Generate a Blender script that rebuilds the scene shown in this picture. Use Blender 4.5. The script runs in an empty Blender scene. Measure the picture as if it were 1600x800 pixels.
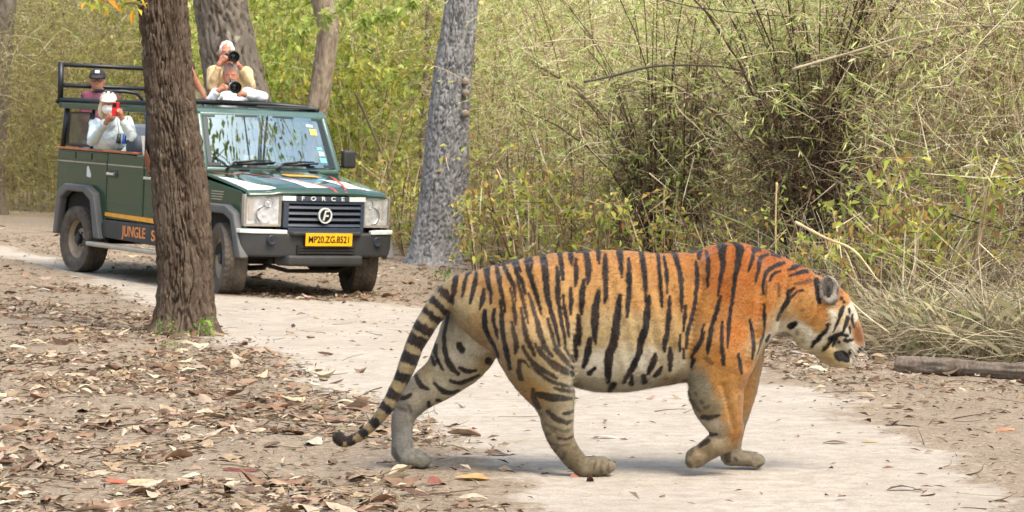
import bpy, math, random
import numpy as np
from mathutils import Matrix, Vector

# ------------------------------------------------------------------ camera, sky, sun, exposure
SC = bpy.context.scene
CAMH = 1.375
FPX = 4200.0          # focal length in pixels of a 1600 wide frame
YHOR = 254.0          # row of the horizon in that frame
cam_data = bpy.data.cameras.new('camera')
cam_data.sensor_width = 36.0
cam_data.lens = FPX / 1600.0 * 36.0
cam_data.shift_y = -(400.0 - YHOR) / 1600.0
cam_data.clip_end = 2000.0
cam_data.dof.use_dof = True
cam_data.dof.focus_distance = 12.3
cam_data.dof.aperture_fstop = 14.0
cam = bpy.data.objects.new('camera', cam_data)
SC.collection.objects.link(cam)
cam.location = (0, 0, CAMH)
cam.rotation_euler = (math.radians(90), 0, 0)
SC.camera = cam

SUN_ELEV, SUN_ROT = math.radians(58), math.radians(140)   # high, behind the camera and to its right
world = bpy.data.worlds.new('World')
SC.world = world
world.use_nodes = True
wn = world.node_tree
sky = wn.nodes.new('ShaderNodeTexSky')
sky.sky_type = 'NISHITA'
sky.sun_disc = False
sky.sun_elevation = SUN_ELEV
sky.sun_rotation = SUN_ROT
sky.air_density = 1.5
sky.dust_density = 5.0
sky.ozone_density = 1.0
bgn = wn.nodes['Background']
bgn.inputs['Strength'].default_value = 0.15
wn.links.new(sky.outputs['Color'], bgn.inputs['Color'])
sun_data = bpy.data.lights.new('sun', 'SUN')
sun_data.energy = 1.5
sun_data.angle = math.radians(24)
sun_data.color = (1.0, 0.96, 0.89)
sun = bpy.data.objects.new('sun', sun_data)
SC.collection.objects.link(sun)
sdir = Vector((math.sin(SUN_ROT) * math.cos(SUN_ELEV), math.cos(SUN_ROT) * math.cos(SUN_ELEV), math.sin(SUN_ELEV)))
sun.rotation_euler = (-sdir).to_track_quat('-Z', 'Y').to_euler()
sun.location = sdir * 60
SC.view_settings.view_transform = 'Standard'
SC.view_settings.look = 'None'
SC.view_settings.gamma = 1.0
SC.view_settings.use_curve_mapping = False
SC.view_settings.exposure = 1.02
SC.cycles.max_bounces = 5
SC.cycles.diffuse_bounces = 4
SC.cycles.glossy_bounces = 3
SC.cycles.transparent_max_bounces = 12

# ------------------------------------------------------------------ helpers
rng = np.random.default_rng(7)
random.seed(7)
COL = SC.collection

def tag(o, label=None, cat=None, group=None, kind=None):
    if label: o['label'] = label
    if cat: o['category'] = cat
    if group: o['group'] = group
    if kind: o['kind'] = kind
    return o

def empty(name, loc=(0, 0, 0), mat=None):
    o = bpy.data.objects.new(name, None)
    COL.objects.link(o)
    if mat is not None: o.matrix_world = mat
    else: o.location = loc
    o.empty_display_size = 0.2
    return o

def mesh_np(name, V, Fq, col=None, smooth=True):
    """mesh from numpy vertices and faces (list of arrays of equal length rows, or one array)"""
    me = bpy.data.meshes.new(name)
    if isinstance(Fq, np.ndarray): Fq = [Fq]
    Fq = [f for f in Fq if len(f)]
    V = np.asarray(V, dtype=np.float32)
    nl = sum(f.size for f in Fq); nf = sum(len(f) for f in Fq)
    me.vertices.add(len(V)); me.vertices.foreach_set('co', V.ravel())
    me.loops.add(nl)
    me.loops.foreach_set('vertex_index', np.concatenate([f.ravel() for f in Fq]).astype(np.int32))
    me.polygons.add(nf)
    tot = np.concatenate([np.full(len(f), f.shape[1]) for f in Fq]).astype(np.int32)
    st = np.concatenate([[0], np.cumsum(tot)[:-1]]).astype(np.int32)
    me.polygons.foreach_set('loop_start', st)
    me.polygons.foreach_set('loop_total', tot)
    me.polygons.foreach_set('use_smooth', np.full(nf, smooth))
    me.update(calc_edges=True)
    if col is not None:
        a = me.attributes.new('Col', 'FLOAT_COLOR', 'POINT')
        c = np.ones((len(V), 4), dtype=np.float32); c[:, :3] = col
        a.data.foreach_set('color', c.ravel())
    return me

def link(name, me, mat=None, parent=None, loc=None):
    o = bpy.data.objects.new(name, me)
    COL.objects.link(o)
    if mat is not None:
        me.materials.clear(); me.materials.append(mat)
    if parent is not None: o.parent = parent
    if loc is not None: o.location = loc
    return o

def srgb(r, g, b):
    f = lambda c: ((c / 255.0) / 12.92) if c / 255.0 < 0.04045 else (((c / 255.0) + 0.055) / 1.055) ** 2.4
    return (f(r), f(g), f(b))

# ---- noise (vectorised gradient-free value noise, smooth)
def _hash(ix, iy, iz, seed):
    h = (ix.astype(np.int64) * 374761393 + iy.astype(np.int64) * 668265263 + iz.astype(np.int64) * 2147483647 + seed * 974711) & 0xFFFFFFFF
    h = ((h ^ (h >> 13)) * 1274126177) & 0xFFFFFFFF
    h = (h ^ (h >> 16)) & 0xFFFFFF
    return h / float(0xFFFFFF)

def vnoise(x, y, z, seed=0):
    x, y, z = np.broadcast_arrays(np.asarray(x, float), np.asarray(y, float), np.asarray(z, float))
    ix, iy, iz = np.floor(x), np.floor(y), np.floor(z)
    fx, fy, fz = x - ix, y - iy, z - iz
    fx, fy, fz = [t * t * t * (t * (t * 6 - 15) + 10) for t in (fx, fy, fz)]
    r = 0
    for dx in (0, 1):
        for dy in (0, 1):
            for dz in (0, 1):
                w = (fx if dx else 1 - fx) * (fy if dy else 1 - fy) * (fz if dz else 1 - fz)
                r = r + w * _hash(ix + dx, iy + dy, iz + dz, seed)
    return r * 2 - 1

def fbm(x, y, z, seed=0, oct=4, gain=0.5):
    r, a, f = 0, 1.0, 1.0
    for o in range(oct):
        r = r + a * vnoise(x * f, y * f, z * f, seed + o * 17)
        a *= gain; f *= 2.03
    return r

def sstep(a, b, x):
    t = np.clip((x - a) / (b - a), 0, 1)
    return t * t * (3 - 2 * t)

# ---- materials
def new_mat(name):
    m = bpy.data.materials.new(name); m.use_nodes = True
    return m, m.node_tree.nodes, m.node_tree.links, m.node_tree.nodes['Principled BSDF']

def mat_plain(name, col, rough=0.6, metal=0.0, noise=0.0, nscale=20.0, bump=0.0, bscale=60.0, spec=0.5, dust=None, dustamt=0.0, coat=0.0):
    m, N, L, P = new_mat(name)
    P.inputs['Roughness'].default_value = rough
    P.inputs['Metallic'].default_value = metal
    P.inputs['Specular IOR Level'].default_value = spec
    P.inputs['Coat Weight'].default_value = coat
    P.inputs['Base Color'].default_value = (*col, 1)
    tc = N.new('ShaderNodeTexCoord')
    if noise > 0 or dust:
        nz = N.new('ShaderNodeTexNoise'); nz.inputs['Scale'].default_value = nscale; nz.inputs['Detail'].default_value = 6
        L.new(tc.outputs['Object'], nz.inputs['Vector'])
        mx = N.new('ShaderNodeMix'); mx.data_type = 'RGBA'
        c2 = dust if dust else tuple(min(1, c * (1 + noise)) for c in col)
        c1 = col if dust else tuple(c * (1 - noise) for c in col)
        mx.inputs[6].default_value = (*c1, 1); mx.inputs[7].default_value = (*c2, 1)
        rp = N.new('ShaderNodeMapRange')
        if dust:
            rp.inputs[1].default_value = 0.35; rp.inputs[2].default_value = 0.75; rp.inputs[3].default_value = dustamt * 0.25; rp.inputs[4].default_value = dustamt
        else:
            rp.inputs[1].default_value = 0.3; rp.inputs[2].default_value = 0.7
        L.new(nz.outputs['Fac'], rp.inputs[0]); L.new(rp.outputs[0], mx.inputs[0]); L.new(mx.outputs[2], P.inputs['Base Color'])
    if bump > 0:
        nb = N.new('ShaderNodeTexNoise'); nb.inputs['Scale'].default_value = bscale; nb.inputs['Detail'].default_value = 5
        L.new(tc.outputs['Object'], nb.inputs['Vector'])
        bp = N.new('ShaderNodeBump'); bp.inputs['Strength'].default_value = bump; bp.inputs['Distance'].default_value = 0.01
        L.new(nb.outputs['Fac'], bp.inputs['Height']); L.new(bp.outputs['Normal'], P.inputs['Normal'])
    return m

def mat_attr(name, rough=0.8, spec=0.2, trans=0.0, sheen=0.0, bump=0.0, bscale=80.0, rnd=0.0):
    """colour from the mesh attribute Col"""
    m, N, L, P = new_mat(name)
    at = N.new('ShaderNodeAttribute'); at.attribute_name = 'Col'
    P.inputs['Roughness'].default_value = rough
    P.inputs['Specular IOR Level'].default_value = spec
    P.inputs['Sheen Weight'].default_value = sheen
    L.new(at.outputs['Color'], P.inputs['Base Color'])
    if trans > 0:
        tr = N.new('ShaderNodeBsdfTranslucent'); ms = N.new('ShaderNodeMixShader')
        ms.inputs[0].default_value = trans
        L.new(at.outputs['Color'], tr.inputs['Color'])
        L.new(P.outputs[0], ms.inputs[1]); L.new(tr.outputs[0], ms.inputs[2])
        L.new(ms.outputs[0], N['Material Output'].inputs['Surface'])
    if bump > 0:
        tc = N.new('ShaderNodeTexCoord')
        nb = N.new('ShaderNodeTexNoise'); nb.inputs['Scale'].default_value = bscale; nb.inputs['Detail'].default_value = 6
        L.new(tc.outputs['Object'], nb.inputs['Vector'])
        bp = N.new('ShaderNodeBump'); bp.inputs['Strength'].default_value = bump; bp.inputs['Distance'].default_value = 0.01
        L.new(nb.outputs['Fac'], bp.inputs['Height']); L.new(bp.outputs['Normal'], P.inputs['Normal'])
    return m

# ---- mesh builder out of simple solids
class MB:
    def __init__(s): s.V = []; s.F = []; s.n = 0
    def add(s, V, F):
        s.V += [tuple(v) for v in V]; s.F += [tuple(i + s.n for i in f) for f in F]; s.n = len(s.V); return s
    def box(s, x0, x1, y0, y1, z0, z1):
        V = [(x, y, z) for x in (x0, x1) for y in (y0, y1) for z in (z0, z1)]
        return s.add(V, [(0, 1, 3, 2), (4, 6, 7, 5), (0, 4, 5, 1), (2, 3, 7, 6), (0, 2, 6, 4), (1, 5, 7, 3)])
    def prism(s, poly, v0, v1, axis='y'):
        """poly of 2D points extruded along axis; y: (x,z), x: (y,z), z: (x,y)"""
        def mk(p, t):
            return (p[0], t, p[1]) if axis == 'y' else ((t, p[0], p[1]) if axis == 'x' else (p[0], p[1], t))
        n = len(poly)
        V = [mk(p, v0) for p in poly] + [mk(p, v1) for p in poly]
        F = [tuple(range(n))[::-1], tuple(range(n, 2 * n))] + [(i, (i + 1) % n, n + (i + 1) % n, n + i) for i in range(n)]
        return s.add(V, F)
    def tube(s, pts, r, n=8, cap=True):
        pts = [Vector(p) for p in pts]
        rs = r if isinstance(r, (list, tuple, np.ndarray)) else [r] * len(pts)
        rings = []; up = Vector((0.13, 0.21, 1)).normalized()
        for i, p in enumerate(pts):
            t = (pts[min(i + 1, len(pts) - 1)] - pts[max(i - 1, 0)]).normalized()
            a = t.cross(up)
            if a.length < 1e-3: a = t.cross(Vector((1, 0, 0)))
            a.normalize(); b = t.cross(a)
            rings.append([p + (a * math.cos(2 * math.pi * k / n) + b * math.sin(2 * math.pi * k / n)) * rs[i] for k in range(n)])
        V = [v for R in rings for v in R]; F = []
        for i in range(len(pts) - 1):
            for k in range(n):
                F.append((i * n + k, i * n + (k + 1) % n, (i + 1) * n + (k + 1) % n, (i + 1) * n + k))
        if cap:
            F.append(tuple(range(n))[::-1]); F.append(tuple((len(pts) - 1) * n + k for k in range(n)))
        return s.add(V, F)
    def lathe(s, prof, c, axis='y', n=32, a0=0.0):
        """prof: (radius, offset along axis) revolved about axis through c"""
        V = []; F = []
        for r, o in prof:
            for k in range(n):
                a = a0 + 2 * math.pi * k / n; ca, sa = r * math.cos(a), r * math.sin(a)
                if axis == 'y': V.append((c[0] + ca, c[1] + o, c[2] + sa))
                elif axis == 'x': V.append((c[0] + o, c[1] + ca, c[2] + sa))
                else: V.append((c[0] + ca, c[1] + sa, c[2] + o))
        for i in range(len(prof) - 1):
            for k in range(n):
                F.append((i * n + k, i * n + (k + 1) % n, (i + 1) * n + (k + 1) % n, (i + 1) * n + k))
        return s.add(V, F)
    def grid(s, P):
        """P[i][j] points"""
        n, m = len(P), len(P[0])
        return s.add([p for r in P for p in r], [(i * m + j, i * m + j + 1, (i + 1) * m + j + 1, (i + 1) * m + j) for i in range(n - 1) for j in range(m - 1)])
    def build(s, name, mat, parent=None, bevel=0.0, smooth=False, seg=2, solid=0.0, sub=0, fix=True):
        me = bpy.data.meshes.new(name)
        me.from_pydata(s.V, [], s.F)
        if fix:
            import bmesh
            b = bmesh.new(); b.from_mesh(me); bmesh.ops.recalc_face_normals(b, faces=b.faces); b.to_mesh(me); b.free()
        o = link(name, me, mat, parent)
        if solid:
            md = o.modifiers.new('solid', 'SOLIDIFY'); md.thickness = solid; md.offset = 0
        if bevel > 0:
            md = o.modifiers.new('bevel', 'BEVEL'); md.width = bevel; md.segments = seg; md.limit_method = 'ANGLE'; md.angle_limit = math.radians(32); md.harden_normals = False
        if sub:
            md = o.modifiers.new('sub', 'SUBSURF'); md.levels = sub; md.render_levels = sub
        if smooth or bevel > 0:
            me.polygons.foreach_set('use_smooth', [True] * len(me.polygons))
            if bevel > 0 and not smooth:
                md = o.modifiers.new('wn', 'WEIGHTED_NORMAL'); md.keep_sharp = False
        return o

# ---- signed distance volumes -> one continuous skin
class Vol:
    def __init__(s, lo, hi, h):
        s.lo = np.array(lo, float); s.h = h
        s.n = np.ceil((np.array(hi) - s.lo) / h).astype(int) + 1
        s.D = np.full(s.n, 1.0, np.float32)
        s.ax = [s.lo[i] + h * np.arange(s.n[i]) for i in range(3)]
    def region(s, lo, hi):
        a = np.clip(np.floor((np.array(lo) - s.lo) / s.h).astype(int), 0, s.n)
        b = np.clip(np.ceil((np.array(hi) - s.lo) / s.h).astype(int) + 1, 0, s.n)
        sl = tuple(slice(a[i], b[i]) for i in range(3))
        X = s.ax[0][sl[0]][:, None, None]; Y = s.ax[1][sl[1]][None, :, None]; Z = s.ax[2][sl[2]][None, None, :]
        return sl, X, Y, Z
    def mix(s, sl, d, k, sub=False):
        A = s.D[sl]; d = d.astype(np.float32)
        if sub: A = -A
        if k <= 0: R = np.minimum(A, d)
        else:
            h = np.clip(0.5 + 0.5 * (A - d) / k, 0, 1)
            R = A * (1 - h) + d * h - k * h * (1 - h)
        s.D[sl] = -R if sub else R
    def ell(s, c, r, k=0.02, rot=None, sub=False):
        c = np.array(c, float); r = np.array(r, float)
        m = max(r) + k + 3 * s.h
        sl, X, Y, Z = s.region(c - m, c + m)
        x, y, z = X - c[0], Y - c[1], Z - c[2]
        if rot is not None:
            R = np.array(rot.to_matrix() if hasattr(rot, 'to_matrix') else rot).T
            x, y, z = [R[i][0] * x + R[i][1] * y + R[i][2] * z for i in range(3)]
        q = np.sqrt((x / r[0]) ** 2 + (y / r[1]) ** 2 + (z / r[2]) ** 2)
        k1 = np.sqrt((x / r[0] ** 2) ** 2 + (y / r[1] ** 2) ** 2 + (z / r[2] ** 2) ** 2) + 1e-9
        s.mix(sl, np.where(q < .3, -min(r) * .7, q * (q - 1) / k1), k, sub)
    def chain(s, pts, k=0.02, sy=1.0, fine=4, sub=False):
        """pts: (x,y,z,r); smooth curve of round cones, sy flattens along y"""
        P = catmull(np.array(pts, float), fine) if fine > 1 and len(pts) > 2 else np.array(pts, float)
        m = P[:, 3].max() * max(1, sy) + k + 3 * s.h
        sl, X, Y, Z = s.region(P[:, :3].min(0) - m, P[:, :3].max(0) + m)
        d = None
        for a, b in zip(P[:-1], P[1:]):
            ba = b[:3] - a[:3]; ba2 = ba @ ba
            if ba2 < 1e-12: continue
            x, y, z = X - a[0], Y - a[1], Z - a[2]
            t = np.clip((x * ba[0] + y * ba[1] + z * ba[2]) / ba2, 0, 1)
            e = np.sqrt((x - t * ba[0]) ** 2 + ((y - t * ba[1]) / sy) ** 2 + (z - t * ba[2]) ** 2) - (a[3] + t * (b[3] - a[3]))
            d = e if d is None else np.minimum(d, e)
        s.mix(sl, d, k, sub)
    def surf(s):
        return surfnet(s.D, s.lo, s.h)

def catmull(P, fine):
    out = []
    n = len(P)
    for i in range(n - 1):
        p0, p1, p2, p3 = P[max(i - 1, 0)], P[i], P[i + 1], P[min(i + 2, n - 1)]
        for k in range(fine):
            t = k / fine
            out.append(0.5 * ((2 * p1) + (-p0 + p2) * t + (2 * p0 - 5 * p1 + 4 * p2 - p3) * t * t + (-p0 + 3 * p1 - 3 * p2 + p3) * t ** 3))
    out.append(P[-1])
    return np.array(out)

def surfnet(D, lo, h):
    S = D < 0
    cnt = np.zeros(tuple(np.array(D.shape) - 1), np.int8)
    cs = [(i, j, k) for i in (0, 1) for j in (0, 1) for k in (0, 1)]
    sh = cnt.shape
    for i, j, k in cs: cnt += S[i:i + sh[0], j:j + sh[1], k:k + sh[2]]
    act = (cnt > 0) & (cnt < 8)
    A = np.argwhere(act)
    ids = np.full(sh, -1, np.int64); ids[act] = np.arange(len(A))
    vals = np.stack([D[A[:, 0] + i, A[:, 1] + j, A[:, 2] + k] for i, j, k in cs], 1).astype(float)
    acc = np.zeros((len(A), 3)); num = np.zeros(len(A))
    for a in range(8):
        for b in range(a + 1, 8):
            if sum(abs(p - q) for p, q in zip(cs[a], cs[b])) != 1: continue
            va, vb = vals[:, a], vals[:, b]
            m = (va < 0) != (vb < 0)
            t = np.where(m, va / np.where(m, va - vb, 1), 0)
            pos = np.array(cs[a]) + t[:, None] * (np.array(cs[b]) - np.array(cs[a]))
            acc += pos * m[:, None]; num += m
    V = (A + acc / num[:, None]) * h + lo
    Q = []
    for ax in range(3):
        o = [d for d in range(3) if d != ax]
        s0 = [slice(None)] * 3; s1 = [slice(None)] * 3
        s0[ax] = slice(0, -1); s1[ax] = slice(1, None)
        for d in o: s0[d] = slice(1, -1); s1[d] = slice(1, -1)
        a, b = S[tuple(s0)], S[tuple(s1)]
        E = np.argwhere(a != b)
        if not len(E): continue
        flip = a[E[:, 0], E[:, 1], E[:, 2]]
        E = E.copy(); E[:, o[0]] += 1; E[:, o[1]] += 1
        def cell(d0, d1):
            C = E.copy(); C[:, o[0]] += d0; C[:, o[1]] += d1
            return ids[C[:, 0], C[:, 1], C[:, 2]]
        q = np.stack([cell(-1, -1), cell(0, -1), cell(0, 0), cell(-1, 0)], 1)
        if ax == 1: flip = ~flip
        q[~flip] = q[~flip][:, ::-1]
        Q.append(q)
    return V, np.concatenate(Q)

def smooth_verts(V, Q, it=2, lam=0.5):
    e = np.concatenate([Q[:, [0, 1]], Q[:, [1, 2]], Q[:, [2, 3]], Q[:, [3, 0]]])
    e = np.concatenate([e, e[:, ::-1]])
    n = np.bincount(e[:, 0], minlength=len(V))[:, None]
    for _ in range(it):
        s = np.stack([np.bincount(e[:, 0], V[e[:, 1], i], len(V)) for i in range(3)], 1) / n
        V = V + lam * (s - V)
    return V

def vnormals(V, Q):
    T = np.concatenate([Q[:, :3], Q[:, [0, 2, 3]]])
    fn = np.cross(V[T[:, 1]] - V[T[:, 0]], V[T[:, 2]] - V[T[:, 0]])
    N = np.zeros_like(V)
    for i in range(3):
        for c in range(3): N[:, c] += np.bincount(T[:, i], fn[:, c], len(V))
    return N / (np.linalg.norm(N, axis=1)[:, None] + 1e-12)

def PX(px, py, Y):
    """photograph position (1600 x 800) at distance Y -> point in the place"""
    return np.array([(px - 800.0) / FPX * Y, Y, CAMH - (py - YHOR) / FPX * Y])

def gz(x, y):
    """height of the ground"""
    x = np.asarray(x, float); y = np.asarray(y, float)
    w = sstep(20, 26.5, y)
    xc = np.clip(x, -12, -1.2)
    yc = np.clip(y, 20, 40)
    z = w * (-0.0429 * (xc + 3.0315) + 0.01825 * (yc - 28.035))
    z = z + 9.0 * sstep(62, 130, y) + 30 * sstep(130, 330, y)
    z = z + 0.35 * sstep(0.3, 3.0, (y - (37 - 4.4 * (x + 0.5)))* 0.2) * sstep(-3, 1, x) * sstep(14, 22, y)
    return z

def ground_at(px, py):
    """point on the ground under a photograph position below the horizon"""
    Y = FPX * CAMH / max(py - YHOR, 4.0)
    for _ in range(30):
        X = (px - 800.0) / FPX * Y
        Y = 0.5 * Y + 0.5 * FPX * (CAMH - float(gz(X, Y))) / max(py - YHOR, 4.0)
    return np.array([(px - 800.0) / FPX * Y, Y, float(gz((px - 800.0) / FPX * Y, Y))])

# ------------------------------------------------------------------ ground and dirt track
ROAD_L = [(-400, 372), (-150, 380), (0, 398), (100, 426), (200, 464), (330, 522), (450, 566), (560, 622), (680, 672), (760, 706), (800, 742), (822, 800), (835, 870), (850, 1000)]
ROAD_R = [(-400, 364), (-150, 370), (0, 383), (90, 404), (200, 428), (330, 462), (450, 468), (600, 474), (720, 482), (1000, 500), (1180, 566), (1300, 628), (1420, 700), (1520, 772), (1580, 840), (1700, 1000)]
road_poly = np.array([ground_at(*p)[:2] for p in ROAD_L] + [ground_at(*p)[:2] for p in ROAD_R[::-1]])

def road_sd(x, y):
    """distance to the track's edge, positive inside"""
    x = np.asarray(x, float); y = np.asarray(y, float)
    d = np.full(x.shape, 1e9); ins = np.zeros(x.shape, bool)
    n = len(road_poly)
    for i in range(n):
        a, b = road_poly[i], road_poly[(i + 1) % n]
        bx, by = b - a
        t = np.clip(((x - a[0]) * bx + (y - a[1]) * by) / (bx * bx + by * by), 0, 1)
        d = np.minimum(d, np.hypot(x - a[0] - t * bx, y - a[1] - t * by))
        c = (a[1] > y) != (b[1] > y)
        ins ^= c & (x < (bx) * (y - a[1]) / (by if abs(by) > 1e-9 else 1e-9) + a[0])
    return np.where(ins, d, -d)

def track_mask(X, Y):
    wob = .22 * fbm(X * .7, Y * .7, 0, 41, 2) + .12 * fbm(X * 4, Y * 4, 0, 43, 3)
    return sstep(-.32, .32, road_sd(X, Y) + wob)

def gfull(X, Y, msk=None):
    """ground height with its small bumps"""
    X = np.asarray(X, float); Y = np.asarray(Y, float)
    if msk is None: msk = track_mask(X, Y)
    near = sstep(60, 46, Y)
    rough = .012 * fbm(X * 2.3, Y * 2.3, 0, 44, 3) + .010 * np.maximum(0, fbm(X * 7, Y * 7, 0, 45, 3))
    Z = gz(X, Y) + near * (rough * (1 - .8 * msk) - .004 * msk + .006 * fbm(X * .5, Y * .5, 0, 46, 2))
    return Z + (1 - near) * .25 * fbm(X * .15, Y * .15, 0, 47, 3) * sstep(48, 60, Y)

def make_ground():
    def axis(lo, hi, step, far_lo, far_hi):
        c = list(np.arange(lo, hi, step)); a = []; s = step; x = lo
        while x > far_lo: s *= 1.18; x -= s; a.append(x)
        b = []; s = step; x = c[-1]
        while x < far_hi: s *= 1.18; x += s; b.append(x)
        return np.array(a[::-1] + c + b)
    xs = axis(-7.5, 7.0, .085, -420, 420); ys = axis(10.2, 46, .085, -60, 520)
    X, Y = np.meshgrid(xs, ys, indexing='ij')
    sd = road_sd(X, Y)
    msk = track_mask(X, Y)
    Z = gfull(X, Y, msk)
    V = np.stack([X, Y, Z], -1).reshape(-1, 3)
    n, m = len(xs), len(ys)
    i, j = np.meshgrid(np.arange(n - 1), np.arange(m - 1), indexing='ij')
    Q = np.stack([i * m + j, (i + 1) * m + j, (i + 1) * m + j + 1, i * m + j + 1], -1).reshape(-1, 4)
    fm = (sd[:-1, :-1] > 0).reshape(-1)
    M = msk.reshape(-1)
    # one soil, paler where wheels have ground it to dust
    mt, N, L, P = new_mat('soil')
    at = N.new('ShaderNodeAttribute'); at.attribute_name = 'track'
    tc = N.new('ShaderNodeTexCoord')
    def noise(sc, det=6, rgh=.6):
        t = N.new('ShaderNodeTexNoise'); t.inputs['Scale'].default_value = sc; t.inputs['Detail'].default_value = det; t.inputs['Roughness'].default_value = rgh
        L.new(tc.outputs['Object'], t.inputs['Vector']); return t.outputs['Fac']
    def mix(f, a, b, blend='MIX'):
        x = N.new('ShaderNodeMix'); x.data_type = 'RGBA'; x.blend_type = blend
        for k, s in ((0, f), (6, a), (7, b)):
            if isinstance(s, (tuple, list)): x.inputs[k].default_value = (*s, 1)
            elif isinstance(s, float): x.inputs[k].default_value = s
            else: L.new(s, x.inputs[k])
        return x.outputs[2]
    def rng_(s, a, b, c=0., d=1.):
        r = N.new('ShaderNodeMapRange'); 
        for k, q in zip((1, 2, 3, 4), (a, b, c, d)): r.inputs[k].default_value = q
        L.new(s, r.inputs[0]); return r.outputs[0]
    verge = mix(rng_(noise(2.2), .35, .68), srgb(138, 123, 104), srgb(160, 146, 126))
    verge = mix(rng_(noise(16, 8, .7), .38, .66), verge, srgb(122, 107, 90))
    verge = mix(rng_(noise(55, 4, .7), .52, .68), verge, srgb(182, 166, 143))
    verge = mix(rng_(noise(42, 5, .75), .60, .70), verge, srgb(84, 66, 52))
    track = mix(rng_(noise(1.3), .3, .7), srgb(192, 183, 169), srgb(172, 162, 147))
    track = mix(rng_(noise(9, 8, .65), .40, .72), track, srgb(158, 147, 132))
    track = mix(rng_(noise(70, 4, .7), .56, .70), track, srgb(150, 132, 112))
    fac = N.new('ShaderNodeMath'); fac.operation = 'ADD'; fac.use_clamp = True
    nn = rng_(noise(6, 8, .7), .3, .7, -.36, .36)
    L.new(at.outputs['Fac'], fac.inputs[0]); L.new(nn, fac.inputs[1])
    L.new(mix(rng_(fac.outputs[0], .3, .72), verge, track), P.inputs['Base Color'])
    P.inputs['Roughness'].default_value = .95; P.inputs['Specular IOR Level'].default_value = .15
    bp = N.new('ShaderNodeBump'); bp.inputs['Strength'].default_value = .8; bp.inputs['Distance'].default_value = .025
    L.new(noise(28, 8, .7), bp.inputs['Height']); L.new(bp.outputs['Normal'], P.inputs['Normal'])
    for name, sel in (('ground', ~fm), ('dirt_track', fm)):
        q = Q[sel]; u, inv = np.unique(q, return_inverse=True)
        me = mesh_np(name, V[u], inv.reshape(q.shape))
        a = me.attributes.new('track', 'FLOAT', 'POINT'); a.data.foreach_set('value', M[u].astype(np.float32))
        tag(link(name, me, mt), kind='structure')
make_ground()

# ------------------------------------------------------------------ plants: shared generators
def tubes(P0, P1, bend, r0, r1, seg=3, sides=3, col=None):
    """many bent tapered sticks at once"""
    P0 = np.asarray(P0, float); P1 = np.asarray(P1, float); n = len(P0)
    t = np.linspace(0, 1, seg + 1)[None, :, None]
    C = P0[:, None] + (P1 - P0)[:, None] * t + bend[:, None] * 4 * t * (1 - t)
    d = P1 - P0; d = d / (np.linalg.norm(d, axis=1)[:, None] + 1e-9)
    ref = np.where(np.abs(d[:, 2:3]) > .8, np.array([[1., 0, 0]]), np.array([[0, 0, 1.]]))
    a = np.cross(d, ref); a /= np.linalg.norm(a, axis=1)[:, None] + 1e-9; b = np.cross(d, a)
    r = (np.asarray(r0) * np.ones(n))[:, None] + ((np.asarray(r1) - np.asarray(r0)) * np.ones(n))[:, None] * t[:, :, 0]
    ang = 2 * np.pi * np.arange(sides) / sides
    ring = a[:, None, :] * np.cos(ang)[None, :, None] + b[:, None, :] * np.sin(ang)[None, :, None]
    V = C[:, :, None, :] + r[:, :, None, None] * ring[:, None, :, :]
    base = (np.arange(n) * (seg + 1) * sides)[:, None, None]
    i = np.arange(seg)[None, :, None] * sides; k = np.arange(sides)[None, None, :]; k2 = (k + 1) % sides
    F = np.stack([base + i + k, base + i + k2, base + i + sides + k2, base + i + sides + k], -1).reshape(-1, 4)
    cc = None if col is None else np.repeat(np.asarray(col), (seg + 1) * sides, axis=0)
    return V.reshape(-1, 3), F, cc

def blades(P, D, L, W, up=None, fold=.25, col=None, droop=0.0):
    """many folded leaves: base point, direction, length, width"""
    n = len(P); D = D / (np.linalg.norm(D, axis=1)[:, None] + 1e-9)
    u = rng.normal(0, 1, (n, 3)) if up is None else up + rng.normal(0, .35, (n, 3))
    s = np.cross(D, u); s /= np.linalg.norm(s, axis=1)[:, None] + 1e-9
    nn = np.cross(s, D)
    L = np.asarray(L)[:, None]; W = np.asarray(W)[:, None]
    mid = P + D * L * .45 + nn * W * fold
    tip = P + D * L; tip[:, 2] -= droop * L[:, 0]
    V = np.stack([P, mid + s * W * .5, tip, mid - s * W * .5], 1).reshape(-1, 3)
    b = (np.arange(n) * 4)[:, None]
    F = np.concatenate([b + np.array([[0, 1, 2]]), b + np.array([[0, 2, 3]])])
    cc = None if col is None else np.repeat(np.asarray(col), 4, axis=0)
    return V, F, cc

class Bag:
    def __init__(s): s.V = []; s.F = {3: [], 4: []}; s.C = []; s.n = 0
    def add(s, V, F, c):
        s.V.append(V); s.C.append(c); s.F[F.shape[1]].append(F + s.n); s.n += len(V); return s
    def mesh(s, name):
        fs = [np.concatenate(s.F[k]) for k in (3, 4) if s.F[k]]
        return mesh_np(name, np.concatenate(s.V), fs, np.concatenate(s.C), smooth=False)

BRIGHT = 1.32
def pick(cols, n, var=.18, w=None):
    c = np.array([srgb(*x) for x in cols])
    k = rng.choice(len(c), n, p=None if w is None else np.array(w) / sum(w))
    return np.clip(BRIGHT * c[k] * rng.uniform(1 - var, 1 + var, (n, 1)) * rng.uniform(.94, 1.06, (n, 3)), 0, .9)

M_LEAF = mat_attr('leaf', rough=.5, spec=.35, trans=.5)
M_TWIG = mat_attr('twig', rough=.85, spec=.15)
M_DRY = mat_attr('dry_blade', rough=.8, spec=.15, trans=.2)

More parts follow.
